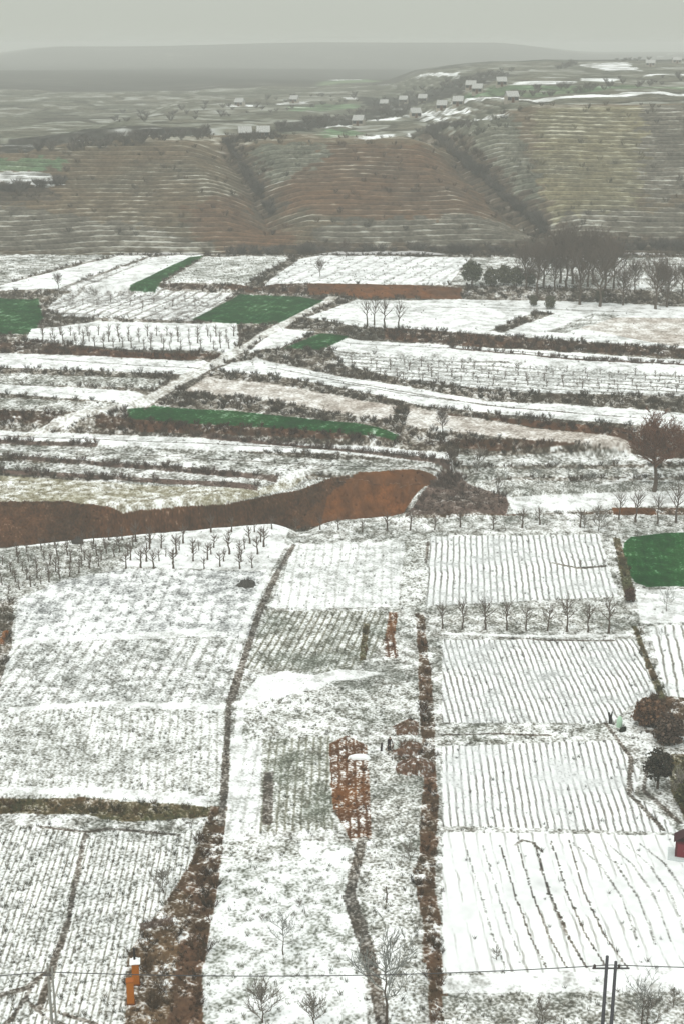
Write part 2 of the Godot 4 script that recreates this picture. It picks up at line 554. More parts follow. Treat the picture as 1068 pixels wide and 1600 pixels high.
const ORD := ["first", "second", "third", "fourth", "fifth", "sixth", "seventh", "eighth", "ninth", "tenth", "eleventh", "twelfth", "thirteenth", "fourteenth", "fifteenth", "sixteenth", "seventeenth", "eighteenth", "nineteenth", "twentieth", "twenty-first", "twenty-second", "twenty-third", "twenty-fourth"]

var L: Zone
var thin_lines := []

func level(x: float, d: float) -> float:
	var u := clampf((x - L.x0) / 0.5, 0.0, L.mx - 0.001); var v := clampf((d - L.d0) / 0.5, 0.0, L.md - 0.001)
	var i := int(u); var j := int(v); var w := L.mx + 1; var a := u - i; var b := v - j
	return lerpf(lerpf(L.lev[j * w + i], L.lev[j * w + i + 1], a), lerpf(L.lev[(j + 1) * w + i], L.lev[(j + 1) * w + i + 1], a), b)

func V(x: float, y: float, h := 0.0) -> Vector2: return on_level(x, y, h)

func _ready():
	rng.seed = 77
	# camera, sky, light, exposure
	var cam := Camera3D.new()
	cam.name = "camera"; cam.fov = rad_to_deg(2.0 * atan(800.0 / F)); cam.position = Vector3(0, CAM_H, 0); cam.rotation_degrees.x = -PITCH
	cam.near = 1.0; cam.far = 9000.0
	add_child(cam)
	cam.current = true
	var sky := ProceduralSkyMaterial.new()          # an overcast sky: the zenith is about three times as bright as the horizon
	sky.sky_horizon_color = Color(0.52, 0.532, 0.505); sky.sky_top_color = Color(0.84, 0.86, 0.85); sky.sky_curve = 0.6
	sky.ground_bottom_color = Color(0.55, 0.55, 0.54); sky.ground_horizon_color = Color(0.52, 0.532, 0.505)
	sky.sky_energy_multiplier = 1.65; sky.ground_energy_multiplier = 1.65
	var env := Environment.new()
	env.background_mode = Environment.BG_SKY
	env.sky = Sky.new(); env.sky.sky_material = sky
	env.tonemap_mode = Environment.TONE_MAPPER_LINEAR; env.tonemap_exposure = 0.71
	env.sdfgi_enabled = true; env.ssao_enabled = true; env.ssil_enabled = true
	env.fog_enabled = true; env.fog_density = 0.00055; env.fog_light_color = Color(0.81, 0.815, 0.80)
	var we := WorldEnvironment.new()
	we.name = "world_environment"; we.environment = env
	add_child(we)
	var sun := DirectionalLight3D.new()
	sun.name = "sun"; sun.light_energy = 0.5; sun.light_angular_distance = 14.0; sun.light_color = Color(1.0, 0.98, 0.95)
	sun.rotation_degrees = Vector3(-62, -35, 0); sun.shadow_enabled = true
	add_child(sun)
	wob.seed = 5; wob.frequency = 0.02; wob.noise_type = FastNoiseLite.TYPE_SIMPLEX_SMOOTH; wob.fractal_octaves = 2
	setting()
	things()

func setting():
	# ---- ground covers
	var dark_scrub := style(0.36, rgb(66, 62, 54), rgb(92, 78, 62), 0.75, 0.5, 0.16, 1.2)
	var rough_snow := style(0.52, rgb(92, 94, 86), rgb(112, 104, 92), 0.8, 0.5, 0.07, 0.35)
	var pure := style(0.90, rgb(120, 120, 112), rgb(128, 118, 104), 0.35, 0.3, 0.04, 0.01)
	var clean := style(0.69, rgb(120, 120, 112), rgb(128, 118, 104), 0.42, 0.35, 0.04, 0.03)
	var stubble := style(0.56, rgb(100, 102, 92), rgb(122, 116, 102), 1.05, 0.5, 0.06, 0.5)
	var grey := style(0.46, rgb(104, 106, 98), rgb(128, 122, 110), 1.0, 0.45, 0.07, 0.5)
	var olive := style(0.22, rgb(72, 76, 52), rgb(96, 76, 54), 0.8, 0.5, 0.2, 2.0)
	var brown := style(0.29, rgb(94, 70, 54), rgb(66, 58, 44), 1.1, 1.1, 0.16, 1.6)
	var rust := style(0.18, rgb(90, 60, 42), rgb(62, 52, 42), 0.9, 0.8, 0.18, 1.5)
	var cliff := style(0.04, rgb(62, 46, 34), rgb(92, 62, 42), 0.75, 0.35, 0.4, 0.9)
	var ochre := style(0.02, rgb(110, 68, 36), rgb(78, 54, 38), 0.6, 0.3, 0.3, 0.5)
	var middling := style(0.04, rgb(76, 54, 38), rgb(92, 60, 38), 0.6, 0.3, 0.2, 0.1)
	var mixed := style(0.40, rgb(104, 82, 60), rgb(82, 70, 56), 1.2, 1.0, 0.12, 1.2)
	var wheat := furrow(style(0.10, rgb(14, 60, 24), rgb(36, 82, 36), 0.7, 0.4, 0.06, 0.0), V(1010, 845), V(1020, 910), 0.9, 0.3, 0.05)
	var wheat_far := furrow(style(0.09, rgb(8, 54, 22), rgb(34, 76, 34), 0.7, 0.5, 0.05, 0.0), V(330, 500, 14.6), V(400, 464, 14.6), 2.0, 0.3, 0.05)
	var pinkish := style(0.40, rgb(168, 156, 146), rgb(186, 176, 166), 0.6, 0.4, 0.04, 0.05)
	var road := style(0.52, rgb(150, 142, 130), rgb(172, 164, 152), 0.7, 0.4, 0.03, 0.02)
	var purple := style(0.16, rgb(104, 86, 78), rgb(86, 74, 66), 0.8, 0.5, 0.14, 2.5)
	var line := style(0.30, rgb(70, 68, 64), rgb(92, 80, 68), 0.7, 0.3, 0.03, 0.6)
	var faint := style(0.46, rgb(112, 112, 108), rgb(124, 120, 112), 0.7, 0.3, 0.02, 0.0)
	var soil_streaky := furrow(style(0.27, rgb(112, 72, 42), rgb(76, 54, 42), 1.5, 1.0, 0.10, 0.8), V(545, 1165), V(552, 1305), 0.85, 0.42, 0.10)
	var yellowish := style(0.46, rgb(146, 140, 116), rgb(122, 112, 88), 0.7, 0.6, 0.08, 0.5)
	var weedy := style(0.70, rgb(112, 116, 104), rgb(130, 128, 116), 0.95, 0.7, 0.05, 0.25)
	var soil_orange := style(0.2, rgb(138, 86, 44), rgb(96, 62, 44), 1.1, 0.4, 0.06, 0.5)
	# furrowed ground, each field along its own direction
	var f_bl := furrow(style(0.60, rgb(96, 98, 88), rgb(112, 106, 94), 1.1, 0.4, 0.06, 0.5), V(135, 1300), V(60, 1580), 0.55, 0.42, 0.09)
	var f_mid := furrow(style(0.56, rgb(112, 114, 108), rgb(124, 120, 112), 0.95, 0.5, 0.05, 0.3), V(400, 1010), V(365, 1095), 1.5, 0.22, 0.06)
	var f_up := furrow(style(0.63, rgb(116, 118, 118), rgb(124, 122, 118), 0.85, 0.6, 0.05, 0.25), V(250, 905), V(215, 985), 1.9, 0.2, 0.06)
	var f_low := furrow(style(0.60, rgb(112, 112, 102), rgb(126, 122, 110), 1.0, 0.45, 0.05, 0.3), V(280, 1120), V(272, 1230), 0.9, 0.22, 0.06)
	var f_c1 := furrow(style(0.66, rgb(120, 122, 114), rgb(130, 126, 118), 0.7, 0.4, 0.04, 0.1), V(545, 850), V(535, 945), 1.3, 0.2, 0.06)
	var f_c2 := furrow(style(0.42, rgb(98, 102, 92), rgb(118, 114, 100), 0.9, 0.5, 0.07, 0.4), V(520, 960), V(480, 1040), 0.9, 0.35, 0.09)
	var f_c4 := furrow(style(0.42, rgb(106, 110, 98), rgb(124, 120, 106), 0.95, 0.5, 0.07, 0.4), V(520, 1160), V(516, 1290), 0.8, 0.3, 0.08)
	var f_r1 := furrow(style(0.66, rgb(104, 106, 102), rgb(116, 114, 108), 0.6, 0.35, 0.04, 0.06), V(765, 838), V(772, 940), 0.9, 0.62, 0.14)
	var f_r2 := furrow(style(0.64, rgb(96, 98, 96), rgb(112, 108, 102), 0.65, 0.35, 0.04, 0.06), V(790, 1005), V(838, 1128), 0.72, 0.62, 0.14)
	var f_r3 := furrow(style(0.70, rgb(92, 94, 92), rgb(110, 106, 100), 0.6, 0.3, 0.04, 0.05), V(815, 1165), V(836, 1290), 0.74, 0.66, 0.14)
	var f_r6 := furrow(style(0.72, rgb(100, 102, 96), rgb(112, 108, 100), 0.7, 0.35, 0.04, 0.06), V(1040, 985), V(1062, 1090), 1.1, 0.6, 0.14)
	var f_r4 := furrow(style(0.86, rgb(112, 114, 110), rgb(120, 116, 110), 0.45, 0.3, 0.03, 0.03), V(770, 1320), V(818, 1500), 1.35, 0.5, 0.06)
	var f_t := furrow(style(0.72, rgb(110, 110, 106), rgb(120, 112, 104), 0.75, 0.5, 0.04, 0.2), V(620, 442, 17.5), V(680, 410, 17.5), 4.5, 0.28, 0.10)
	var f_y := furrow(style(0.58, rgb(104, 100, 96), rgb(118, 110, 102), 0.85, 0.55, 0.05, 0.3), V(250, 498, 14.6), V(330, 460, 14.6), 3.2, 0.32, 0.10)
	var f_o := furrow(style(0.58, rgb(100, 100, 94), rgb(112, 106, 98), 0.8, 0.4, 0.05, 0.3), V(560, 575, 11.8), V(1060, 603, 11.8), 3.4, 0.3, 0.06)
	# the far slope
	var slope_grey := style(0.30, rgb(98, 94, 84), rgb(112, 106, 94), 0.9, 0.5, 0.10, 0.1, Color(0.72, 0.72, 0.69))
	var slope_tan := style(0.18, rgb(106, 92, 74), rgb(96, 90, 76), 0.8, 0.5, 0.10, 0.1, Color(0.72, 0.71, 0.67))
	var slope_rust := style(0.12, rgb(106, 82, 62), rgb(94, 80, 66), 0.7, 0.5, 0.10, 0.1, Color(0.72, 0.70, 0.65))
	var slope_yellow := style(0.24, rgb(126, 118, 92), rgb(108, 104, 86), 0.8, 0.5, 0.10, 0.1, Color(0.76, 0.75, 0.68))
	var slope_dark := style(0.06, rgb(82, 74, 64), rgb(96, 84, 70), 0.7, 0.5, 0.2, 0.6, Color(0.7, 0.7, 0.68))
	var slope_scrub := style(0.16, rgb(98, 100, 88), rgb(114, 112, 98), 0.9, 0.5, 0.15, 0.3, Color(0.7, 0.7, 0.68))
	var plateau := style(0.24, rgb(92, 94, 82), rgb(108, 104, 90), 0.7, 0.5, 0.15, 0.1, Color(0.62, 0.63, 0.61))
	var far_green := style(0.10, rgb(92, 118, 88), rgb(104, 116, 90), 0.5, 0.3, 0.05, 0.0)
	var far_white := style(0.66, rgb(130, 130, 124), rgb(140, 138, 130), 0.7, 0.5, 0.03, 0.0)
	var far_dark := style(0.04, rgb(52, 52, 48), rgb(66, 64, 58), 0.5, 0.4, 0.2, 0.0)

	L = Zone.new(-140, 140, 70, 432, 0.5, 0.5, 1, 1, 0, true)
	var A := Zone.new(-72, 72, 72, 232, 0.125, 0.125, 2, 11, rough_snow, true)
	var B := Zone.new(-140, 140, 231.5, 428.5, 0.22, 0.22, 2, 21, dark_scrub, true)
	var C := Zone.new(-230, 230, 427.5, 530, 0.4, 0.25, 2, 31, slope_tan, false)
	var E := Zone.new(-420, 420, 529, 1132, 0.9, 1.0, 2, 41, plateau, false)
	var G := Zone.new(-2300, 2300, 1126, 4600, 10.0, 10.0, 2, 51, far_dark, false)
	# ravines in the far slope
	zones = [C, E, G]
	rav.append(pts([352, 224, 385, 270, 420, 335], -999.0))
	rav.append(pts([668, 205, 720, 250, 790, 318, 852, 366], -999.0))

	# ---- the near fields
	zones = [A, B]
	field("", "", rough_snow, 0.0, [-500, 1760, -500, 1255, 1500, 1255, 1500, 1760])
	field("", "", rough_snow, 0.7, [-500, 1242, -500, 905, 0, 853, 230, 832, 400, 818, 455, 814, 455, 850, 350, 1105, 340, 1242])
	field("", "", rough_snow, 0.2, [500, 812, 630, 803, 1500, 800, 1500, 1300, 340, 1300, 372, 1105, 475, 850])
	field("snow_field", "clumpy snow-speckled field in the bottom left corner, left of the dark furrow", f_bl, 0.0, [-500, 1290, -500, 1268, 135, 1298, 60, 1580, 20, 1760, -500, 1760])
	field("snow_field", "clumpy snow-speckled field between the dark furrow and the brown grass strip", f_bl, 0.0, [140, 1298, 312, 1298, 302, 1350, 250, 1430, 205, 1560, 185, 1760, 20, 1760, 62, 1580])
	bank(olive, 0.7, [-500, 1242, 130, 1243, 240, 1250, 335, 1254], 0.0, [-500, 1270, 130, 1272, 190, 1284, 335, 1276])
	field("snow_field", "pale speckled field above the dark hedge bank on the left", f_low, 0.7, [-500, 1102, 355, 1105, 345, 1240, 325, 1254, 130, 1243, -500, 1240])
	field("snow_field", "greyer slanting-furrowed field left of the dark path", f_mid, 0.75, [-500, 1010, 0, 1004, 385, 996, 362, 1103, -500, 1100])
	field("snow_field", "blotchy snow field right below the left orchard", f_up, 0.8, [22, 1000, 28, 938, 100, 905, 195, 888, 418, 892, 388, 994])
	strip(clean, 2.2, [30, 1002, 0.8, 180, 994, 0.8, 330, 988, 0.8])
	strip(clean, 1.6, [20, 1108, 0.7, 180, 1100, 0.7, 345, 1106, 0.7])
	strip(clean, 1.5, [10, 1234, 0.7, 150, 1236, 0.7, 320, 1248, 0.7])
	patch(dark_scrub, 0.8, [-500, 1000, 22, 935, 18, 1010, 0, 1070, -500, 1150])
	strip(soil_orange, 1.0, [2, 1005, 0.8, 10, 985, 0.8])
	field("orchard_ground", "grey snowy floor of the densely planted orchard at the left edge", grey, 0.8, [-500, 910, 0, 858, 120, 843, 240, 832, 175, 882, 100, 902, 28, 934, -500, 1010])
	field("orchard_ground", "white floor of the open sapling orchard beside the path", clean, 0.8, [250, 831, 400, 819, 452, 816, 440, 862, 415, 892, 195, 885, 190, 872])
	strip(clean, 1.4, [-60, 866, 0.8, 60, 850, 0.8, 230, 835, 0.8])
	# fields between the dark path and the brown ditch
	field("snow_field", "white lightly furrowed field at the head of the dark path", f_c1, 0.2, [462, 850, 632, 845, 622, 948, 422, 952])
	field("snow_field", "grey slanting-furrowed plot below the white field by the path", f_c2, 0.2, [418, 955, 600, 955, 608, 1000, 545, 1052, 384, 1046])
	strip(olive, 1.0, [572, 975, 0.2, 566, 1030, 0.2])
	strip(soil_streaky, 1.5, [614, 958, 0.2, 608, 1000, 0.2, 612, 1026, 0.2])
	field("snow_field", "clear white wedge of snow beside the dark path", clean, 0.2, [402, 1060, 440, 1050, 490, 1054, 530, 1045, 600, 1050, 560, 1060, 520, 1064, 500, 1076, 455, 1084, 430, 1102, 366, 1106])
	patch(stubble, 0.2, [366, 1108, 500, 1078, 650, 1070, 660, 1130, 520, 1155, 362, 1160])
	patch(f_c1, 0.2, [360, 1160, 410, 1155, 405, 1300, 346, 1312])
	field("stubble_field", "greenish stubble plot left of the bare orange soil", f_c4, 0.2, [412, 1155, 515, 1150, 520, 1295, 406, 1300])
	strip(line, 1.3, [420, 1208, 0.2, 418, 1286, 0.2])
	patch(grey, 0.2, [575, 1185, 660, 1190, 662, 1300, 585, 1312])
	field("bare_soil_land", "strip of bare orange-brown soil in the middle of the near fields", soil_streaky, 0.2, [514, 1162, 540, 1150, 572, 1165, 578, 1240, 580, 1308, 548, 1312, 520, 1262])
	field("snow_field", "white weedy field along the bottom, right of the brown grass strip", weedy, 0.0, [346, 1312, 545, 1316, 540, 1400, 562, 1480, 590, 1760, 300, 1760, 318, 1500])
	patch(stubble, 0.0, [350, 1316, 470, 1312, 470, 1345, 346, 1350])
	field("snow_field", "narrow snowy strip left of the brown ditch", stubble, 0.1, [585, 1314, 655, 1300, 648, 1420, 655, 1520, 660, 1760, 610, 1760, 590, 1520, 562, 1400])
	# brown grass strips and ditches
	patch(brown, 0.0, [330, 1262, 356, 1262, 338, 1400, 316, 1520, 320, 1760, 190, 1760, 200, 1580, 218, 1470, 262, 1405, 300, 1345])
	patch(mixed, 0.0, [200, 1490, 235, 1440, 285, 1390, 300, 1400, 276, 1500, 262, 1600, 255, 1760, 170, 1760, 195, 1590])
	strip(purple, 1.4, [225, 1448, 0.0, 265, 1440, 0.0])
	strip(brown, 1.5, [655, 960, 0.2, 662, 1040, 0.2, 668, 1150, 0.2, 672, 1240, 0.2, 668, 1300, 0.1, 666, 1400, 0.0, 680, 1500, 0.0, 690, 1640, 0.0], "ditch_land", "brown grassy ditch that runs between the near fields towards the viewer")
	strip(brown, 1.6, [676, 1310, 0.0, 658, 1360, 0.0, 674, 1440, 0.0, 672, 1500, 0.0])
	strip(line, 1.2, [566, 1312, 0.0, 545, 1400, 0.0, 575, 1490, 0.0, 606, 1640, 0.0])
	patch(brown, 0.2, [600, 1168, 630, 1160, 668, 1166, 670, 1208, 640, 1200, 610, 1186])
	patch(rust, 0.2, [614, 1134, 640, 1122, 655, 1130, 652, 1148, 620, 1150])
	# right-hand fields
	patch(stubble, 0.2, [632, 845, 668, 840, 664, 955, 625, 950])
	field("furrowed_field", "furrowed white field left of the green wheat", f_r1, 0.2, [672, 838, 935, 835, 965, 932, 664, 946])
	field("orchard_ground", "grey strip of ground under the row of nine bare trees", grey, 0.2, [680, 946, 975, 946, 990, 984, 690, 988])
	strip(clean, 0.9, [690, 990, 0.2, 850, 994, 0.2, 985, 992, 0.2])
	field("furrowed_field", "slant-furrowed white field below the row of nine bare trees", f_r2, 0.2, [690, 1000, 990, 998, 1030, 1084, 985, 1102, 955, 1130, 690, 1128])
	patch(stubble, 0.2, [690, 1132, 955, 1132, 962, 1154, 690, 1162])
	field("furrowed_field", "deeply furrowed white field left of the round evergreen tree", f_r3, 0.2, [690, 1166, 958, 1157, 1000, 1205, 990, 1240, 1062, 1300, 690, 1290])
	field("snow_field", "smooth white field with curved tractor lines in the bottom right", f_r4, 0.0, [690, 1302, 1080, 1306, 1500, 1310, 1500, 1520, 690, 1520])
	field("snow_field", "narrow white ledge under the wire in the bottom right corner", clean, 0.0, [690, 1524, 1500, 1500, 1500, 1545, 690, 1552])
	field("scrub_ground", "grey weedy ground along the bottom right edge", grey, 0.0, [690, 1556, 1500, 1548, 1500, 1760, 690, 1760])
	field("wheat_field", "dark green winter wheat patch at the right edge of the near fields", wheat, 0.2, [985, 838, 1040, 832, 1500, 830, 1500, 918, 1010, 916, 990, 908, 978, 890, 972, 866, 974, 848])
	field("furrowed_field", "furrowed white field at the right edge beyond the winding ditch", f_r6, 0.2, [1012, 978, 1500, 970, 1500, 1100, 1045, 1100])
	patch(clean, 0.2, [990, 920, 1500, 922, 1500, 966, 1000, 974])
	patch(olive, 0.2, [1040, 1180, 1500, 1160, 1500, 1300, 1080, 1300, 1048, 1236])
	patch(brown, 0.2, [992, 1098, 1020, 1084, 1068, 1090, 1500, 1100, 1500, 1160, 1010, 1150])
	strip(olive, 0.8, [990, 978, 0.2, 1012, 1038, 0.2, 1034, 1090, 0.2])
	strip(line, 0.55, [945, 1130, 0.2, 985, 1185, 0.2, 982, 1240, 0.2, 1036, 1296, 0.2])
	strip(line, 0.5, [1010, 1200, 0.2, 1004, 1234, 0.2, 1062, 1286, 0.2])
	strip(olive, 1.4, [962, 842, 0.2, 972, 880, 0.2, 984, 935, 0.2])
	# lines the plough and the tractor left
	strip(line, 0.9, [460, 852, 0.3, 432, 900, 0.3, 405, 960, 0.3, 376, 1050, 0.3, 360, 1100, 0.3], "dirt_path", "dark rutted path that climbs between the left and the middle fields")
	strip(line, 0.8, [358, 1100, 0.3, 354, 1180, 0.3, 350, 1250, 0.2, 345, 1290, 0.0])
	strip(clean, 0.8, [446, 852, 0.3, 418, 900, 0.3, 390, 960, 0.3, 364, 1050, 0.3])
	strip(clean, 1.1, [376, 1100, 0.3, 370, 1180, 0.3, 366, 1250, 0.2])
	strip(line, 0.6, [134, 1300, 0.0, 106, 1440, 0.0, 62, 1575, 0.0])
	strip(line, 0.4, [60, 1576, 0.0, 100, 1585, 0.0, 150, 1600, 0.0])
	strip(line, 0.4, [40, 1560, 0.0, 70, 1590, 0.0, 110, 1605, 0.0])
	strip(line, 0.6, [85, 1510, 0.0, 40, 1545, 0.0, -20, 1560, 0.0])
	strip(line, 0.5, [55, 1535, 0.0, 20, 1590, 0.0, -10, 1620, 0.0])
	strip(line, 0.5, [60, 1292, 0.0, 130, 1300, 0.0, 170, 1294, 0.0, 280, 1304, 0.0])
	for t in 7:
		var x := 726.0 + t * 27.0
		strip(faint if t < 2 else line, 0.15 if t != 4 else 0.24, [x, 1322.0 - t * 1.5, 0.0, x + 22, 1390, 0.0, x + 42 + t * 2, 1460, 0.0, x + 62 + t * 5, 1512, 0.0])
	strip(line, 0.3, [803, 1320, 0.0, 815, 1313, 0.0, 830, 1316, 0.0, 846, 1330, 0.0])
	for t in 5:
		var x := 895.0 + t * 26.0
		strip(faint, 0.22, [x, 1318, 0.0, x + 40, 1350, 0.0, x + 75, 1400, 0.0, x + 100, 1470, 0.0])
	for t in 4: strip(wheat_far, 0.35, [992 + t * 12, 850 + t * 4, 0.2, 996 + t * 12, 885, 0.2, 1012 + t * 13, 903 - t, 0.2, 1060, 912 - t * 5, 0.2])
	strip(line, 0.5, [780, 996, 0.2, 850, 1000, 0.2, 960, 1001, 0.2])
	strip(line, 0.4, [690, 1148, 0.2, 760, 1146, 0.2, 860, 1150, 0.2])
	strip(line, 0.7, [862, 880, 0.2, 900, 888, 0.2, 945, 884, 0.2])
	strip(line, 0.5, [668, 846, 0.2, 664, 880, 0.2])
	for q in [[540, 536, 12.8, 800, 549, 12.8, 1020, 567, 12.8], [420, 574, 10.8, 560, 600, 10.8, 760, 634, 10.8, 900, 645, 10.8], [0, 681, 6.0, 300, 692, 6.0, 540, 703, 6.0], [60, 703, 4.9, 300, 715, 4.9, 500, 727, 4.9, 690, 730, 4.9], [500, 482, 14.3, 760, 480, 14.3, 1000, 488, 14.3], [60, 560, 12.2, 200, 570, 12.2, 310, 575, 12.2], [520, 596, 10.8, 640, 617, 10.8, 800, 638, 10.8, 1060, 658, 10.8]]: thin_lines.append(q)
	# ---- the sunken gully and its bare walls
	field("gully_land", "sunken floor of the gully behind the near fields", dark_scrub, -3.0, [-500, 912, 0, 873, 230, 852, 400, 838, 560, 826, 640, 818, 640, 808, 560, 814, 400, 826, 230, 840, 0, 861, -500, 900])
	# ---- terraces beyond it, from the nearest up
	field("snow_field", "patchy yellowish ledge on top of the dark earth cliff", yellowish, 3.0, [-500, 746, 0, 743, 250, 760, 400, 765, 480, 746, 505, 746, 455, 759, 354, 777, 192, 790, 100, 780, 0, 782, -500, 785])
	field("snow_field", "narrow grey terrace third above the earth cliff", rough_snow, 3.9, [-500, 712, 0, 721, 200, 732, 380, 745, 440, 749, 380, 757, 200, 744, 0, 731, -500, 722])
	field("snow_field", "broad pale terrace above the ochre cliff", rough_snow, 4.9, [-500, 692, 30, 697, 140, 698, 330, 706, 510, 719, 690, 722, 692, 734, 560, 738, 500, 738, 455, 742, 250, 728, 15, 710, -500, 704])
	field("snow_field", "long clean white terrace across the left middle", clean, 6.0, [-500, 668, 0, 675, 250, 683, 540, 698, 700, 708, 710, 722, 540, 708, 250, 697, 130, 690, 0, 687, -500, 680])
	bank(cliff, 3.0, [-500, 785, 0, 782, 100, 780, 192, 790, 354, 777, 440, 763, 475, 758, 512, 753, 545, 751], -3.0, [-500, 902, 0, 864, 230, 843, 400, 829, 550, 818])
	bank(cliff, 4.4, [462, 758, 500, 753, 560, 743], -3.0, [455, 828, 500, 822, 545, 817])
	bank(middling, 4.4, [484, 756, 505, 752, 540, 745], -3.0, [462, 826, 500, 822, 530, 818])
	bank(ochre, 4.4, [512, 750, 560, 740, 640, 736, 692, 737], -3.0, [498, 823, 560, 817, 600, 814, 625, 812])
	field("scrub_ground", "mauve dry grass at the head of the gully", purple, 1.4, [690, 752, 780, 756, 800, 775, 790, 800, 632, 803, 640, 780])
	field("snow_field", "bright white strip right of the gully head", clean, 1.6, [790, 778, 900, 770, 1068, 764, 1500, 755, 1500, 784, 1000, 789, 800, 797])
	bank(brown, 1.6, [640, 803, 800, 798, 1000, 790, 1500, 785], 0.3, [640, 809, 950, 803, 1500, 805])
	strip(ochre, 2.2, [962, 797, 1.0, 1018, 797, 1.0])
	field("sapling_ground", "grey rough ground left of the big rust-coloured tree", grey, 3.0, [730, 752, 880, 754, 1500, 748, 1500, 756, 1010, 762, 800, 770, 770, 764])
	field("sapling_ground", "grey rough ledge behind the saplings by the rusty tree", grey, 4.2, [716, 733, 880, 734, 1500, 730, 1500, 738, 1010, 743, 730, 744])
	field("sapling_ground", "uppermost grey ledge left of the rusty tree", rough_snow, 5.2, [712, 714, 880, 714, 1500, 712, 1500, 720, 1010, 724, 712, 725])
	strip(clean, 1.4, [860, 716, 4.6, 920, 709, 4.8, 985, 702, 5.2])
	strip(clean, 0.8, [930, 758, 3.0, 1010, 748, 3.0])
	bank(rust, 8.6, [150, 650, 210, 654, 460, 668, 640, 683, 700, 681, 830, 686, 985, 692, 1500, 700], 6.1, [150, 675, 460, 690, 640, 700, 780, 706, 985, 706, 1500, 712])
	field("wheat_field", "long thin green wheat strip above the rust-brown bank", wheat_far, 8.8, [200, 640, 232, 635, 380, 644, 560, 663, 622, 675, 622, 681, 460, 668, 300, 660, 200, 652])
	field("tilled_field", "smooth pinkish tilled strip that tapers to the right", pinkish, 9.9, [290, 612, 325, 592, 420, 599, 560, 625, 620, 635, 610, 656, 560, 650, 430, 626])
	field("tilled_field", "smooth pinkish right-hand tail of the tilled strip", pinkish, 9.0, [640, 640, 700, 650, 830, 669, 985, 684, 985, 690, 830, 684, 680, 672, 630, 662])
	field("snow_field", "tapering white strip above the pinkish tilled field", clean, 10.8, [345, 572, 400, 562, 530, 588, 640, 606, 760, 628, 880, 632, 1068, 645, 1500, 664, 1500, 690, 1068, 668, 900, 655, 780, 645, 640, 628, 540, 606, 430, 586, 340, 580])
	bank(rust, 10.8, [700, 640, 830, 652, 960, 663, 1068, 671, 1500, 692], 9.2, [700, 648, 830, 667, 985, 683, 1068, 686, 1500, 704])
	field("orchard_ground", "snowy floor of the long young orchard on the right terrace", f_o, 11.8, [520, 553, 700, 560, 900, 578, 1068, 585, 1500, 598, 1500, 626, 1068, 619, 800, 612, 650, 596, 540, 571])
	field("snow_field", "long white terrace running to the right edge", clean, 12.8, [500, 536, 540, 530, 700, 540, 900, 552, 1020, 560, 1500, 580, 1500, 596, 1068, 581, 900, 573, 700, 555, 520, 547])
	bank(rust, 14.2, [600, 513, 640, 514, 760, 524, 1050, 545, 1500, 562], 12.9, [600, 531, 700, 539, 900, 551, 1050, 559, 1500, 578])
	field("wheat_field", "small green wheat wedge beside the climbing road", wheat_far, 13.6, [445, 543, 500, 521, 546, 524, 500, 545])
	field("snow_field", "small pale plot between the road and the green wedge", clean, 13.6, [388, 545, 440, 514, 492, 519, 438, 543])
	field("snow_field", "broad pale field under the earth bank on the right", clean, 14.3, [480, 496, 556, 469, 640, 470, 720, 467, 900, 470, 1500, 478, 1500, 552, 1050, 543, 760, 522, 630, 513, 560, 510])
	patch(pinkish, 14.3, [900, 512, 960, 496, 1068, 497, 1500, 505, 1500, 552, 1050, 541])
	strip(dark_scrub, 4.5, [776, 517, 14.3, 815, 502, 14.3, 850, 489, 14.3])
	strip(rough_snow, 6.0, [870, 518, 14.3, 910, 505, 14.3, 945, 492, 14.3])
	bank(ochre, 17.4, [480, 443, 600, 444, 720, 447], 14.5, [480, 464, 560, 467, 720, 467])
	bank(rust, 17.4, [250, 440, 330, 443, 480, 443], 14.5, [250, 456, 340, 458, 480, 464])
	bank(dark_scrub, 17.4, [720, 447, 900, 450, 1068, 455, 1500, 462], 14.5, [720, 467, 900, 470, 1068, 478, 1500, 486])
	field("snow_field", "striped snowy field left of the large green wheat field", f_y, 14.6, [72, 482, 100, 466, 150, 452, 368, 460, 302, 500, 100, 494])
	field("wheat_field", "large green wheat field in the middle of the upper terraces", wheat_far, 14.6, [300, 499, 375, 461, 460, 464, 520, 471, 452, 500, 420, 507])
	field("wheat_field", "green wheat field at the left edge of the upper terraces", wheat_far, 14.4, [-500, 468, 0, 468, 60, 470, 68, 496, 50, 521, -500, 524])
	field("orchard_ground", "white floor of the orchard left of the road junction", clean, 13.6, [50, 516, 150, 503, 370, 508, 375, 530, 358, 548, 200, 545, 40, 531])
	bank(rust, 13.6, [-500, 530, 0, 534, 60, 534, 200, 547, 352, 551], 12.2, [-500, 544, 0, 550, 140, 561, 340, 563])
	field("snow_field", "clean white terrace below the orchard on the left", clean, 12.2, [-500, 545, 0, 552, 130, 556, 322, 565, 332, 571, 290, 584, 150, 579, 0, 574, -500, 570])
	patch(grey, 11.4, [-500, 586, 0, 585, 260, 594, 240, 605, 0, 596, -500, 594])
	field("snow_field", "thin white terrace ending at the road on the left", clean, 10.8, [-500, 594, 0, 600, 100, 605, 215, 612, 236, 618, 200, 628, 0, 613, -500, 607])
	field("", "", grey, 10.0, [-500, 614, 0, 622, 190, 632, 172, 643, 0, 639, -500, 635])
	bank(rust, 9.8, [-500, 637, 0, 640, 60, 642, 125, 646], 8.0, [-500, 655, 0, 658, 80, 660])
	strip(road, 2.6, [20, 682, 6.3, 90, 664, 7.4, 150, 650, 8.6, 220, 628, 10.2, 280, 597, 11.2, 340, 562, 12.5, 375, 543, 13.3, 440, 508, 14.3, 500, 477, 14.5, 520, 468, 14.5], "dirt_road", "pale earth road climbing diagonally across the terraces")
	strip(line, 0.6, [225, 632, 10.2, 285, 600, 11.2, 345, 566, 12.5, 382, 545, 13.3])
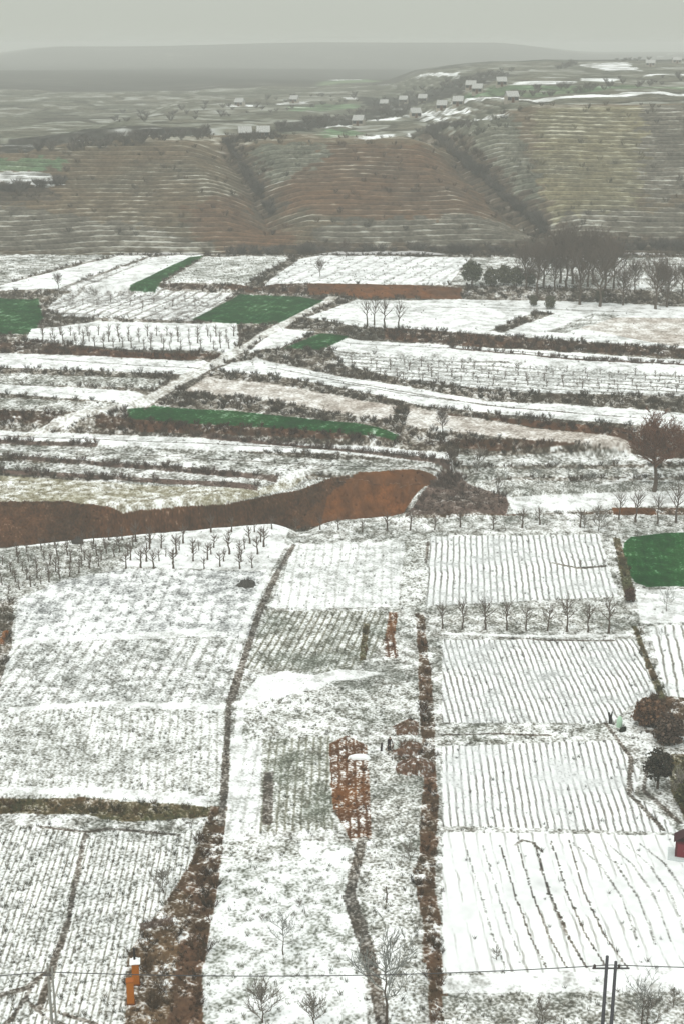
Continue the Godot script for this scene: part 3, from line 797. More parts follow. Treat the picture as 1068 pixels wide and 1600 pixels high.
	for q in thin_lines: strip(line, 0.45, q)
	for q in [[700, 548, 12.0, 900, 566, 12.0, 1068, 574, 12.0], [300, 686, 5.6, 540, 706, 5.6, 700, 722, 5.6], [0, 690, 5.6, 150, 694, 5.6], [15, 716, 4.2, 250, 733, 4.2, 430, 747, 4.2], [0, 736, 3.5, 250, 752, 3.5, 400, 760, 3.5]]: strip(purple, 1.5, q)
	# the uppermost fields under the slope
	field("snow_field", "grey field at the far left under the slope", rough_snow, 17.5, [-500, 440, -500, 404, 20, 398, 190, 398, 110, 414, 0, 445])
	field("snow_field", "white diagonal strip at the left under the slope", clean, 17.5, [-200, 452, 0, 446, 150, 408, 190, 399, 232, 400, 90, 451])
	field("snow_field", "greyish diagonal strip between two white ones", f_y, 17.5, [92, 451, 232, 403, 260, 399, 140, 446])
	field("snow_field", "white diagonal strip left of the green one", clean, 17.5, [142, 446, 250, 400, 318, 398, 200, 446])
	field("wheat_field", "green diagonal strip under the slope", wheat_far, 17.5, [202, 446, 296, 402, 322, 399, 250, 440, 242, 446])
	field("snow_field", "speckled field right of the green diagonal strip", stubble, 17.5, [258, 440, 320, 402, 440, 399, 456, 406, 382, 443])
	strip(dark_scrub, 3.0, [390, 442, 17.5, 425, 424, 17.5, 458, 406, 17.5])
	field("snow_field", "white field with faint lines in the upper middle", f_t, 17.5, [412, 443, 468, 405, 500, 399, 735, 402, 700, 445, 480, 442])
	field("snow_field", "pale field behind the tall bare trees", rough_snow, 17.5, [702, 445, 736, 402, 1500, 402, 1500, 460, 1068, 454, 900, 449])
	field("", "", slope_dark, 17.5, [-500, 397, 534, 397.5, 1500, 397, 1500, 390, -500, 390])

	# ---- the far slope and the plateau
	zones = [C, E, G]
	var N := -999.0
	patch(slope_grey, N, [-400, 396, -400, 320, 0, 320, 180, 345, 360, 395])
	patch(slope_rust, N, [290, 330, 400, 300, 430, 340, 480, 395, 360, 398, 300, 370])
	patch(slope_rust, N, [500, 222, 650, 226, 720, 275, 760, 320, 790, 350, 560, 350, 400, 330])
	patch(slope_scrub, N, [400, 225, 505, 224, 520, 250, 430, 290, 395, 262])
	patch(slope_grey, N, [480, 395, 500, 350, 800, 352, 860, 372, 860, 395])
	patch(slope_scrub, N, [670, 200, 800, 180, 830, 260, 850, 350, 790, 315, 700, 240])
	patch(slope_yellow, N, [832, 175, 1000, 165, 1010, 250, 980, 340, 870, 360, 840, 280])
	patch(slope_grey, N, [1000, 165, 1300, 160, 1300, 300, 1000, 310])
	patch(slope_grey, N, [860, 350, 1000, 330, 1300, 300, 1300, 380, 870, 385])
	strip(slope_dark, 9.0, [356, 226, N, 388, 272, N, 420, 333, N])
	strip(slope_dark, 11.0, [672, 208, N, 722, 252, N, 790, 318, N, 850, 364, N])
	patch(slope_dark, N, [350, 392, 480, 378, 700, 388, 830, 374, 1300, 372, 1300, 397, 350, 398])
	patch(slope_dark, N, [-400, 300, 80, 290, 90, 310, 0, 320, -400, 325])
	patch(far_white, N, [-300, 275, 60, 268, 92, 278, 85, 290, -300, 296])
	patch(far_green, N, [-300, 250, 70, 246, 95, 252, 95, 268, -300, 268])
	var w := [[700, 158, 830, 156, 1068, 146, 1300, 140, 1300, 143, 1068, 149.5, 840, 159.5, 720, 161], [632, 178, 668, 173, 700, 186, 660, 187], [680, 171, 722, 168, 735, 176, 690, 178], [585, 184, 625, 182, 626, 187, 590, 188], [500, 196, 548, 194, 548, 199, 500, 200], [905, 102, 975, 97, 1000, 110, 950, 112], [650, 118, 720, 117, 720, 121, 650, 122], [910, 122, 965, 120, 965, 124, 910, 126], [1000, 118, 1100, 112, 1100, 117, 1000, 122], [800, 128, 900, 126, 900, 130, 800, 132], [560, 215, 640, 206, 645, 211, 570, 220], [520, 124, 560, 123, 560, 126, 520, 127], [440, 160, 480, 158, 480, 162, 440, 163], [355, 163, 400, 162, 400, 166, 355, 167], [540, 152, 560, 151, 560, 154, 540, 155], [100, 215, 150, 211, 152, 215, 100, 219], [160, 200, 200, 197, 202, 201, 160, 204], [740, 184, 800, 180, 800, 184, 740, 188]]
	var wl := ["long white road along the rim of the right plateau", "large white roof-like snow patch left of the right plateau", "small white patch beside the large one", "thin white strip below the village", "white strip right of the far farmhouses", "white field on the right skyline hill", "faint white strip near the skyline", "short white strip under the skyline field", "white strip at the right edge under the skyline", "white strip left of the skyline field", "white ledge above the rust slope", "faint white strip in the haze", "white strip left of the middle village", "faint white strip above the left slope", "tiny white strip among the far trees", "pale strip at the left plateau rim", "second pale strip at the left plateau rim", "thin white ledge above the scrubby ravine"]
	for i in w.size(): field("snow_field", wl[i], far_white, N, w[i])
	var g := [[720, 150, 830, 145, 1100, 132, 1100, 140, 830, 153, 720, 156], [500, 205, 555, 202, 560, 212, 500, 216], [760, 136, 900, 134, 900, 142, 760, 146], [450, 166, 560, 160, 560, 168, 450, 174], [500, 126, 580, 122, 600, 128, 500, 134]]
	var gl := ["green strip under the white rim road", "green plot right of the far farmhouses", "dull green field on the right plateau", "hazy green strip in the middle plateau", "faint green field near the skyline"]
	for i in g.size(): field("wheat_field", gl[i], far_green, N, g[i])
	patch(far_dark, N, [560, 150, 690, 135, 770, 110, 800, 118, 720, 148, 640, 165, 580, 176])
	patch(far_dark, N, [430, 195, 620, 168, 640, 176, 560, 190, 440, 208])
	patch(far_dark, N, [0, 225, 120, 205, 330, 200, 330, 212, 100, 224, 0, 240])

	L.settle(6, 0.0, 17.5 * HS)
	zones = [A, B, C, E, G]
	heights(A, 0.0); heights(B, 0.0); heights(C, 0.0); heights(E, -0.15); heights(G, -0.4)
	land(A, "terrace_ground", "snowy banks and margins between the near fields")
	land(B, "terrace_ground", "dark brushy banks between the middle terraces")
	land(C, "hillside_terrain", "brown terraced slope across the valley")
	land(E, "plateau_terrain", "hazy plateau of small fields above the slope")
	land(G, "hills", "far ridge fading into the haze")

var kinds := {}

func tall(p: Vector3, pix: float) -> float:           # metres for so many pixels of the photograph at that place
	var q := p - Vector3(0, CAM_H, 0)
	var a := deg_to_rad(PITCH)
	var depth := -q.z * cos(a) - q.y * sin(a)
	return pix * depth / F / cos(asin(clampf(-q.normalized().y, 0.0, 1.0)))

func kind(k: String, n: int, maker: Callable):
	kinds[k] = []
	for i in n: kinds[k].append({"node": maker.call(), "free": true})

func plant(k: String, h0: float, label: String, p: Vector3, h: float, group := "", v := -1) -> Node3D:
	var e: Dictionary = kinds[k][v if v >= 0 else rng.randi() % kinds[k].size()]
	var o: Node3D = e.node
	var turn := rng.randf() * TAU
	if e.free:
		e.free = false
		o.position = p; o.rotation.y = turn; o.scale = Vector3.ONE * (h / h0); o.set_meta("label", label)
		if group != "": o.set_meta("group", group)
		return o
	return again(o, label, p, turn, h / h0, group)

func shaped(st: SurfaceTool, rings: Array, n := 10, wob_amt := 0.0):      # rings of [centre, radius x, radius z]
	var seed_ := rng.randi()
	for k in rings.size() - 1:
		for i in n:
			var q: Array[Vector3] = []
			for c in [[k, i], [k + 1, i], [k + 1, (i + 1) % n], [k, (i + 1) % n]]:
				var r: Array = rings[c[0]]
				var t: float = TAU * c[1] / n
				var w := 1.0 + wob_amt * (fposmod(sin(float(seed_ % 97) + c[0] * 12.9 + c[1] * 78.2) * 43758.5, 1.0) - 0.5)
				q.append(r[0] + Vector3(cos(t) * r[1] * w, 0, sin(t) * r[2] * w))
			tri(st, q[0], q[2], q[1]); tri(st, q[0], q[3], q[2])

# a figure as one skin: tapered limbs joined by a smooth minimum, meshed as surface nets
func body_mesh(bones: Array, cell: float, tints: Array) -> SurfaceTool:
	var lo := Vector3.ONE * 1e9; var hi := -lo
	for b in bones:
		for q in [[b[0], b[2]], [b[1], b[3]]]:
			lo = lo.min(q[0] - Vector3.ONE * (q[1] + cell * 2)); hi = hi.max(q[0] + Vector3.ONE * (q[1] + cell * 2))
	var n := Vector3i((hi - lo) / cell) + Vector3i.ONE * 2
	var f := PackedFloat32Array(); f.resize(n.x * n.y * n.z)
	var own := PackedInt32Array(); own.resize(f.size())
	for z in n.z: for y in n.y: for x in n.x:
		var p := lo + Vector3(x, y, z) * cell
		var d := 1e9; var best := 1e9; var w := 0
		for i in bones.size():
			var b: Array = bones[i]
			var ab: Vector3 = b[1] - b[0]
			var t := clampf((p - b[0]).dot(ab) / ab.length_squared(), 0.0, 1.0)
			var e: float = (p - b[0] - ab * t).length() - lerpf(b[2], b[3], t)
			if e < best: best = e; w = b[4]
			var h := clampf(0.5 + 0.5 * (d - e) / 0.035, 0.0, 1.0)
			d = lerpf(d, e, h) - 0.035 * h * (1.0 - h)
		var o := (z * n.y + y) * n.x + x
		f[o] = d; own[o] = w
	var vert := {}
	var st := stool()
	var ids := [1, n.x, n.x * n.y]
	for z in n.z - 1: for y in n.y - 1: for x in n.x - 1:
		var o := (z * n.y + y) * n.x + x
		var s := Vector3.ZERO; var c := 0
		for ax in 3:
			for k in 4:
				var a := Vector3i.ZERO
				a[(ax + 1) % 3] = k & 1; a[(ax + 2) % 3] = k >> 1
				var oa: int = o + a.x + a.y * n.x + a.z * n.x * n.y
				var ob: int = oa + ids[ax]
				if (f[oa] < 0.0) != (f[ob] < 0.0):
					var pt := Vector3(a)
					pt[ax] += f[oa] / (f[oa] - f[ob])
					s += pt; c += 1
		if c > 0: vert[o] = lo + (Vector3(x, y, z) + s / c) * cell
	for z in range(1, n.z - 1): for y in range(1, n.y - 1): for x in range(1, n.x - 1):
		var o := (z * n.y + y) * n.x + x
		for ax in 3:
			var ob: int = o + ids[ax]
			if (f[o] < 0.0) == (f[ob] < 0.0): continue
			var u: int = ids[(ax + 1) % 3]; var v: int = ids[(ax + 2) % 3]
			var q := [o, o - u, o - u - v, o - v]
			if f[o] < 0.0: q.reverse()
			if not (vert.has(q[0]) and vert.has(q[1]) and vert.has(q[2]) and vert.has(q[3])): continue
			for k: int in [0, 1, 2, 0, 2, 3]:
				st.set_color(tints[own[o if f[o] < 0.0 else ob]])
				st.add_vertex(vert[q[k]])
	return st

func things():
	var bark := grainy(rgb(70, 60, 52), rgb(104, 94, 84), 1.5, 3)
	var twig := mat(rgb(98, 86, 77))
	var twig_grey := mat(rgb(128, 122, 114))
	var twig_rust := mat(rgb(112, 78, 60))
	var twig_pale := mat(rgb(132, 134, 130))
	var grass := mat(Color.WHITE, 0.95, true)
	grass.backlight = Color(0.25, 0.22, 0.15)
	var leaf := mat(Color.WHITE, 0.8, true)
	var snow := grainy(Color(0.93, 0.94, 0.95), Color(0.96, 0.965, 0.97), 0.8, 9, 0.8)

	slim = 0.009
	kind("sapling", 5, func(): return bare_tree("sapling", "", 2.2, 0.45, 0.13, 7, 1, 2, 0.9, 0.5, bark, twig, 0.05))
	kind("bare_tree", 4, func(): return bare_tree("bare_tree", "", 4.0, 0.45, 0.14, 7, 2, 2, 0.7, 0.8, bark, twig, 0.03))
	slim = 0.03
	kind("tall_tree", 4, func(): return bare_tree("tall_tree", "", 10.0, 0.28, 0.26, 12, 3, 3, 0.75, 0.9, bark, twig, 0.02))
	kind("rusty_tree", 2, func(): return bare_tree("rusty_tree", "", 9.0, 0.42, 0.30, 14, 3, 4, 0.95, 0.4, bark, twig_rust, 0.01))
	slim = 0.014
	kind("twiggy_bush", 3, func(): return bare_tree("twiggy_bush", "", 2.0, 0.06, 0.04, 9, 2, 3, 0.8, 0.8, bark, twig_grey, 0.06))
	kind("frosted_sapling", 2, func(): return bare_tree("frosted_sapling", "", 3.2, 0.3, 0.05, 9, 2, 2, 0.8, 0.5, bark, twig_pale, 0.02))

	# ---- the row of nine
	var bx := [690, 722, 757, 791, 821, 855, 885, 917, 950]
	for i in 9:
		var p := on_land(bx[i], 982 + i * 0.8)
		plant("bare_tree", 4.0, "%s bare tree from the left in the row of nine between two furrowed fields" % ORD[i], p, tall(p, rng.randf_range(38, 52)), "row of nine bare trees")
	# ---- orchards
	for r in 5:
		for c in 11:
			var a := Vector2(2, 868 + r * 16).lerp(Vector2(212 - r * 14, 840 + r * 11), c / 10.0 + (r % 2) * 0.03)
			var p := on_land(a.x + rng.randf_range(-4, 4), a.y + rng.randf_range(-2, 2))
			plant("sapling", 2.2, "sapling of the crowded left orchard, %s row from the gully, %s from the left" % [ORD[r], ORD[c]], p, tall(p, rng.randf_range(14, 23)), "saplings of the crowded left orchard")
	for r in 5:
		for c in 9:
			if rng.randf() < 0.12: continue
			var p := on_land(212 + c * 25 - r * 4 + rng.randf_range(-6, 6), 847 + r * 10 + rng.randf_range(-3, 3))
			plant("sapling", 2.2, "sapling of the white orchard by the path, %s row back, %s from the left" % [ORD[r], ORD[c]], p, tall(p, rng.randf_range(14, 32)), "saplings of the white orchard by the path")
	for r in 3:
		for c in 21:
			var p := on_land(64 + c * 15.2 + r * 4 + rng.randf_range(-4, 4), 523 + r * 9.5 + c * 0.15 + rng.randf_range(-1, 1))
			plant("sapling", 2.2, "sapling left of the road junction, %s row from the back, %s from the left" % [ORD[r], ORD[c]], p, tall(p, rng.randf_range(12, 20)), "saplings of the orchard left of the road junction")
	for r in 4:
		for c in 19:
			var p := on_land(548 + c * 28 + r * 9 + rng.randf_range(-5, 5), 567 + r * 8 + c * 1.25 + rng.randf_range(-1, 1))
			plant("sapling", 2.2, "sapling of the long right orchard, %s row from the back, %s from the left" % [ORD[r], ORD[c]], p, tall(p, rng.randf_range(9, 15)), "saplings of the long right orchard")
	var sx := [330, 362, 398, 425, 462, 500, 528, 566, 604, 640, 678, 718, 770, 815, 842, 906]
	for i in sx.size():
		var p := on_land(sx[i], 834 - i * 0.9 + rng.randf_range(-5, 4))
		plant("sapling", 2.2, "lone sapling along the near lip of the gully, %s from the left" % ORD[i], p, tall(p, rng.randf_range(18, 32)), "saplings along the gully lip")
	for i in 14:
		var p := on_land(726 + i * 20 + rng.randf_range(-6, 6), 738 + (i * 7) % 24)
		plant("frosted_sapling", 3.2, "grey twiggy sapling on the rough ground by the rusty tree, %s from the left" % ORD[i], p, tall(p, rng.randf_range(18, 30)), "twiggy saplings on the rough ground")
	for i in 10:
		var p := on_land(112 + i * 22 + rng.randf_range(-5, 5), 470 + (i * 5) % 13)
		plant("sapling", 2.2, "tiny sapling in the striped field by the large green field, %s from the left" % ORD[i], p, tall(p, rng.randf_range(9, 15)), "saplings in the striped field")
	# ---- the tall trees under the far slope
	var tt := [[838, 462, 76, "bare tree standing in front at the left end of the dark grove"], [894, 444, 84, "bare tree at the back of the dark grove, right of its middle"], [926, 444, 80, "bare tree at the back of the dark grove behind the wide-crowned one"], [944, 452, 78, "bare tree right of the wide-crowned one in the dark grove"], [874, 442, 80, "bare tree at the back of the dark grove, left of its middle"], [820, 452, 66, "leftmost tall bare tree of the dark grove under the slope"], [848, 450, 72, "second tall bare tree from the left in the dark grove under the slope"], [866, 455, 60, "slim tall bare tree third from the left in the dark grove"], [884, 450, 78, "tall bare tree in the middle of the dark grove under the slope"], [905, 476, 84, "tall bare tree standing before the dark grove, left of its wide neighbour"], [918, 448, 74, "tall bare tree behind the two front trees of the dark grove"], [936, 479, 88, "wide-crowned bare tree in front of the dark grove"], [958, 450, 70, "bare tree at the right end of the dark grove"], [972, 477, 56, "shorter bare tree between the dark grove and the forked tree"], [1023, 483, 82, "forked bare tree near the right edge below the slope"], [1041, 480, 60, "slender bare tree right of the forked tree"], [1064, 462, 52, "bare tree cut by the right edge under the slope"], [990, 455, 48, "low bare tree behind the white field by the forked tree"], [540, 402, 26, "small dark tree at the foot of the slope above the upper white field"], [92, 452, 24, "lone bushy bare tree by the white diagonal strip on the left"], [500, 432, 26, "small bare tree on the upper white field"], [704, 738, 36, "bare tree at the head of the gully"], [690, 676, 36, "small bare tree on the rust-brown bank"]]
	for t in tt:
		var p := on_land(t[0], t[1])
		plant("tall_tree", 10.0, t[3], p, tall(p, t[2]))
	var back := [[600, 512, 44, "rightmost of the small group of bare trees by the pale field"], [622, 516, 44, "bare tree leaning right in the small group by the pale field"], [584, 508, 40, "middle bare tree of the small group by the pale field"], [573, 510, 42, "leftmost bare tree of the small group by the pale field"]]
	back[0][3] = "third bare tree from the left in the small group by the pale field"
	back[1][3] = "rightmost bare tree of the small group by the pale field"
	back[2][3] = "second bare tree from the left in the small group by the pale field"
	for t in back:
		var p := on_land(t[0], t[1])
		plant("bare_tree", 4.0, t[3], p, tall(p, t[2]), "small group of bare trees by the pale field")
	var rt := [[1021, 766, 104, "big rust-coloured bare tree with a straight dark trunk on the right"], [1074, 742, 70, "second rust-coloured tree at the right edge behind the big one"]]
	for t in rt:
		var p := on_land(t[0], t[1])
		plant("rusty_tree", 9.0, t[3], p, tall(p, t[2]))
	var gt := [[992, 816, 50, "bare tree by the ochre bank, left of three near the right edge"], [1026, 818, 44, "middle bare tree of three by the ochre bank near the right edge"], [1055, 816, 58, "bare tree at the right edge above the green wheat"], [966, 812, 40, "thin bare tree beside the grey bush above the wheat"]]
	for t in gt:
		var p := on_land(t[0], t[1])
		plant("bare_tree", 4.0, t[3], p, tall(p, t[2]))
	# ---- bushes one can single out
	var bb := [[934, 830, 42, "broad grey twiggy bush above the green wheat patch"], [912, 826, 24, "small grey twiggy bush left of the broad one above the wheat"], [410, 1598, 62, "bare bush at the bottom edge left of the dark weedy line"], [490, 1604, 52, "thin bare bush at the bottom edge right of the larger one"], [845, 1602, 40, "bare bush at the bottom left of the utility poles"], [1010, 1604, 52, "bare bush at the bottom right of the utility poles"], [1050, 1575, 30, "low twiggy bush in the bottom right corner"], [775, 1500, 22, "low frosty twigs on the smooth white field above the wire"], [640, 1345, 30, "twigs hanging over the brown ditch beside the smooth field"], [468, 1418, 16, "low dark weed clump in the white field along the bottom"], [410, 1440, 14, "small weed clump left of the frosted sapling"], [745, 735, 40, "dark twiggy bush beside the gully head"], [776, 768, 26, "low bush at the left end of the bright white strip"], [255, 1395, 40, "grey bush at the left edge of the brown grass strip"], [905, 886, 12, "flat dark brush on the furrowed field left of the wheat"], [945, 886, 14, "second flat dark brush beside the green wheat"], [1062, 1250, 50, "olive twiggy bush at the right edge below the evergreen tree"]]
	for t in bb:
		var p := on_land(t[0], t[1])
		plant("twiggy_bush", 2.0, t[3], p, tall(p, t[2])).set_meta("category", "bush")
	var fs := [[443, 1492, 60, "frosted sapling standing alone in the white field along the bottom"], [602, 1602, 130, "tall thin bare sapling at the bottom edge in the dark weedy line"], [1032, 1000, 20, "small frosted sapling by the winding ditch"], [1040, 955, 34, "frosted sapling on the white ground below the green wheat"], [1002, 1602, 70, "slender sapling at the bottom edge right of the poles"]]
	for t in fs:
		var p := on_land(t[0], t[1])
		plant("frosted_sapling", 3.2, t[3], p, tall(p, t[2]))
	var sp := on_land(603, 1410)
	var stump := thing("tree_stump", "thin dark leafless stump between the weedy line and the brown ditch", "stump", sp)
	var ss := stool()
	tube(ss, Vector3(0, -0.2, 0), Vector3(0.04, 0.9, 0), 0.09, 0.07, 7); tube(ss, Vector3(0.04, 0.9, 0), Vector3(-0.05, 1.7, 0.05), 0.07, 0.04, 7, true)
	part("trunk", done(ss), bark, stump)
	var s2 := stool()
	tube(s2, Vector3(0.03, 0.8, 0), Vector3(0.35, 1.2, 0.1), 0.03, 0.012, 4); tube(s2, Vector3(-0.02, 1.3, 0), Vector3(-0.3, 1.7, -0.1), 0.025, 0.01, 4)
	part("branches", done(s2), bark, stump)
	# ---- leafy trees and shrubs
	var p0 := on_land(1026, 1232)
	leafy("evergreen_tree", "dark round evergreen tree on a thin trunk by the winding ditch", "tree", p0, tall(p0, 66), tall(p0, 50), 0.3, Color(0.012, 0.016, 0.010), Color(0.075, 0.060, 0.045), leaf, bark)
	p0 = on_land(1044, 1160)
	leafy("brown_shrub", "large brown shrub behind the round evergreen tree", "shrub", p0, tall(p0, 44), tall(p0, 54), 0.03, Color(0.045, 0.03, 0.022), Color(0.14, 0.10, 0.075), leaf, bark)
	p0 = on_land(1072, 1262)
	leafy("olive_shrub", "olive green shrub at the right edge in front of the evergreen tree", "shrub", p0, tall(p0, 46), tall(p0, 40), 0.1, Color(0.035, 0.04, 0.018), Color(0.12, 0.115, 0.06), leaf, bark)
	p0 = on_land(1012, 1130)
	leafy("rusty_shrub", "rust-brown shrub at the top of the brown mound on the right", "shrub", p0, tall(p0, 34), tall(p0, 56), 0.05, Color(0.06, 0.032, 0.02), Color(0.19, 0.11, 0.065), leaf, bark)
	p0 = on_land(736, 449)
	leafy("green_tree", "round green-tinged tree alone above the earth bank", "tree", p0, tall(p0, 46), tall(p0, 38), 0.25, Color(0.035, 0.045, 0.025), Color(0.11, 0.12, 0.075), leaf, bark)
	var hg := [[765, 446, 32, "leftmost olive shrub in the thicket beside the green-tinged tree"], [786, 445, 36, "second olive shrub of the thicket by the green-tinged tree"], [806, 446, 34, "third olive shrub of the thicket by the green-tinged tree"], [826, 445, 30, "rightmost olive shrub of the thicket by the green-tinged tree"], [858, 482, 24, "yellow-green shrub in front of the dark grove"], [832, 478, 20, "smaller yellow-green shrub left of its twin before the dark grove"], [983, 940, 24, "dark red-brown shrub below the green wheat patch"], [936, 470, 20, "dull shrub at the foot of the wide-crowned bare tree"], [1032, 440, 30, "green-grey shrub behind the forked tree"]]
	for t in hg:
		p0 = on_land(t[0], t[1])
		var red: bool = t[0] == 983
		leafy("red_shrub" if red else "olive_shrub", t[3], "shrub", p0, tall(p0, t[2]), tall(p0, t[2] * 0.85), 0.08, Color(0.05, 0.03, 0.025) if red else Color(0.05, 0.052, 0.03), Color(0.14, 0.08, 0.06) if red else Color(0.16, 0.155, 0.10), leaf, bark)
	# ---- mounds and heaps
	var earth := grainy(rgb(44, 32, 26), rgb(110, 84, 66), 0.17, 14)
	var ramp := Gradient.new()
	ramp.offsets = PackedFloat32Array([0.0, 0.52, 0.66, 0.72, 1.0])
	ramp.colors = PackedColorArray([rgb(50, 36, 28), rgb(98, 70, 54), rgb(126, 104, 88), rgb(226, 228, 228), rgb(240, 242, 242)])
	(earth.albedo_texture as NoiseTexture2D).color_ramp = ramp
	var hm := [[648, 1200, 62, 26, "largest brown earth mound beside the standing person"], [640, 1172, 50, 22, "brown earth mound behind the standing person"], [634, 1142, 40, 18, "reddish earth mound furthest up the brown ditch"], [385, 914, 36, 14, "dark brush heap in the blotchy field beside the path"], [122, 848, 22, 14, "dark grey heap among the saplings at the gully edge"]]
	for t in hm:
		p0 = on_land(t[0], t[1])
		var o := thing("earth_mound" if t[0] > 600 else "brush_heap", t[4], "mound" if t[0] > 600 else "heap", p0)
		var h: float = tall(p0, t[3]) * 0.46; var w: float = tall(p0, t[2]) * 0.42
		var ms := stool()
		shaped(ms, [[Vector3(0, -0.2, 0), w * 1.1, w * 0.9], [Vector3(0, h * 0.35, 0), w * 0.92, w * 0.75], [Vector3(0.05, h * 0.75, 0), w * 0.6, w * 0.5], [Vector3(0.05, h, 0), w * 0.2, w * 0.2], [Vector3(0.05, h * 1.02, 0), 0.0, 0.0]], 16, 0.55)
		part("mound", done(ms), earth if t[0] > 600 else mat(rgb(70, 68, 64)), o)
		var gr := stool(false)
		for k in 150:
			var az := rng.randf() * TAU; var rr := sqrt(rng.randf())
			var b := Vector3(cos(az) * w * rr, h * (1.0 - rr * rr * 0.9) * 0.95, sin(az) * w * rr * 0.85)
			gr.set_color(Color(0.10, 0.065, 0.04).lerp(Color(0.26, 0.19, 0.13), rng.randf()) if t[0] > 600 else Color(0.05, 0.045, 0.04).lerp(Color(0.16, 0.15, 0.14), rng.randf()))
			var s := Vector3(sin(az), 0, cos(az)) * 0.04
			tri(gr, b - s, b + Vector3(rng.randf_range(-0.2, 0.2), rng.randf_range(0.15, 0.75), rng.randf_range(-0.2, 0.2)), b + s)
		part("dry_grass", done(gr), grass, o)
	p0 = on_land(560, 1184)
	var bank_s := thing("snow_bank", "low white snow heap at the top of the bare orange soil", "snow heap", p0)
	var sb := stool()
	shaped(sb, [[Vector3(0, -0.1, 0), 1.25, 0.5], [Vector3(0, 0.2, 0), 1.1, 0.42], [Vector3(0.1, 0.36, 0), 0.7, 0.25], [Vector3(0.1, 0.4, 0), 0.0, 0.0]], 16, 0.2)
	part("heap", done(sb), snow, bank_s)
	# ---- the person and what lies about them
	p0 = on_land(607, 1172)
	var who := thing("person", "person in dark clothes standing among the brown mounds, leaning forward", "person", p0, 0.5)
	var hipl := Vector3(-0.09, 0.9, 0.0); var hipr := Vector3(0.09, 0.9, 0.0)
	var neck := Vector3(0, 1.42, 0.16); var head := Vector3(0, 1.58, 0.23)
	var bones := [[Vector3(-0.11, 0.06, -0.05), Vector3(-0.12, 0.04, 0.14), 0.05, 0.04, 0], [Vector3(0.11, 0.06, -0.02), Vector3(0.13, 0.04, 0.17), 0.05, 0.04, 0],
		[Vector3(-0.11, 0.08, -0.05), Vector3(-0.10, 0.49, 0.03), 0.055, 0.075, 1], [Vector3(0.11, 0.08, -0.02), Vector3(0.10, 0.49, 0.06), 0.055, 0.075, 1],
		[Vector3(-0.10, 0.49, 0.03), hipl, 0.075, 0.105, 1], [Vector3(0.10, 0.49, 0.06), hipr, 0.075, 0.105, 1],
		[Vector3(0, 0.93, 0.0), Vector3(0, 1.12, 0.05), 0.16, 0.16, 2], [Vector3(0, 1.12, 0.05), Vector3(0, 1.32, 0.11), 0.16, 0.165, 2], [Vector3(-0.14, 1.36, 0.13), Vector3(0.14, 1.36, 0.13), 0.085, 0.085, 2],
		[Vector3(0, 1.38, 0.14), neck + Vector3(0, 0.04, 0.01), 0.065, 0.055, 3], [head + Vector3(0, -0.03, 0.02), head + Vector3(0, 0.05, -0.01), 0.08, 0.095, 3], [head + Vector3(0, -0.02, 0.09), head + Vector3(0, 0.0, 0.11), 0.02, 0.014, 3],
		[Vector3(-0.2, 1.36, 0.13), Vector3(-0.27, 1.09, 0.18), 0.065, 0.05, 2], [Vector3(-0.27, 1.09, 0.18), Vector3(-0.22, 0.88, 0.36), 0.05, 0.038, 2], [Vector3(-0.22, 0.88, 0.36), Vector3(-0.21, 0.83, 0.43), 0.036, 0.034, 3],
		[Vector3(0.2, 1.36, 0.13), Vector3(0.27, 1.09, 0.18), 0.065, 0.05, 2], [Vector3(0.27, 1.09, 0.18), Vector3(0.22, 0.90, 0.38), 0.05, 0.038, 2], [Vector3(0.22, 0.90, 0.38), Vector3(0.21, 0.85, 0.45), 0.036, 0.034, 3]]
	var bs := body_mesh(bones, 0.026, [Color(0.01, 0.01, 0.01), Color(0.02, 0.02, 0.026), Color(0.03, 0.018, 0.022), Color(0.40, 0.25, 0.18)])
	bs.set_color(Color(0.40, 0.25, 0.18))
	for s in [-1.0, 1.0]:
		for k in 4:
			var b0 := Vector3(s * (0.19 + k * 0.016), 0.825 + (0.02 if s > 0 else 0.0), 0.45)
			tube(bs, b0, b0 + Vector3(0, -0.035, 0.02), 0.009, 0.008, 5); tube(bs, b0 + Vector3(0, -0.035, 0.02), b0 + Vector3(0, -0.06 - 0.006 * (k % 3), 0.0), 0.008, 0.006, 5, true)
		var th := Vector3(s * 0.185, 0.85, 0.42)
		tube(bs, th, th + Vector3(-s * 0.03, -0.03, 0.03), 0.011, 0.008, 5, true)
	bs.generate_normals()
	part("body", bs, mat(Color.WHITE, 0.85, true), who)
	var hair := stool()
	shaped(hair, [[head + Vector3(0, 0.0, -0.035), 0.1, 0.09], [head + Vector3(0, 0.06, -0.03), 0.108, 0.105], [head + Vector3(0, 0.12, -0.015), 0.085, 0.09], [head + Vector3(0, 0.15, 0), 0.0, 0.0]], 12)
	part("hair", done(hair), mat(rgb(24, 20, 20)), who)
	p0 = on_land(620, 1172)
	var sack := thing("white_sack", "pale sack standing on the snow beside the person in dark clothes", "sack", p0)
	var sk := stool()
	shaped(sk, [[Vector3(0, -0.05, 0), 0.36, 0.28], [Vector3(0, 0.3, 0), 0.42, 0.33], [Vector3(0, 0.7, 0), 0.34, 0.26], [Vector3(0.02, 0.9, 0), 0.12, 0.1], [Vector3(0.03, 1.02, 0), 0.17, 0.14], [Vector3(0.03, 1.02, 0), 0, 0]], 12, 0.12)
	part("body", done(sk), grainy(rgb(205, 214, 208), rgb(230, 234, 230), 2.0, 21), sack)
	p0 = on_land(595, 1173)
	var post := thing("short_post", "short dark post left of the person in dark clothes", "post", p0)
	var ps := stool()
	tube(ps, Vector3(0, -0.2, 0), Vector3(0.05, 0.95, 0), 0.14, 0.11, 8, true)
	part("post", done(ps), mat(rgb(44, 34, 34)), post)
	p0 = on_land(953, 1130)
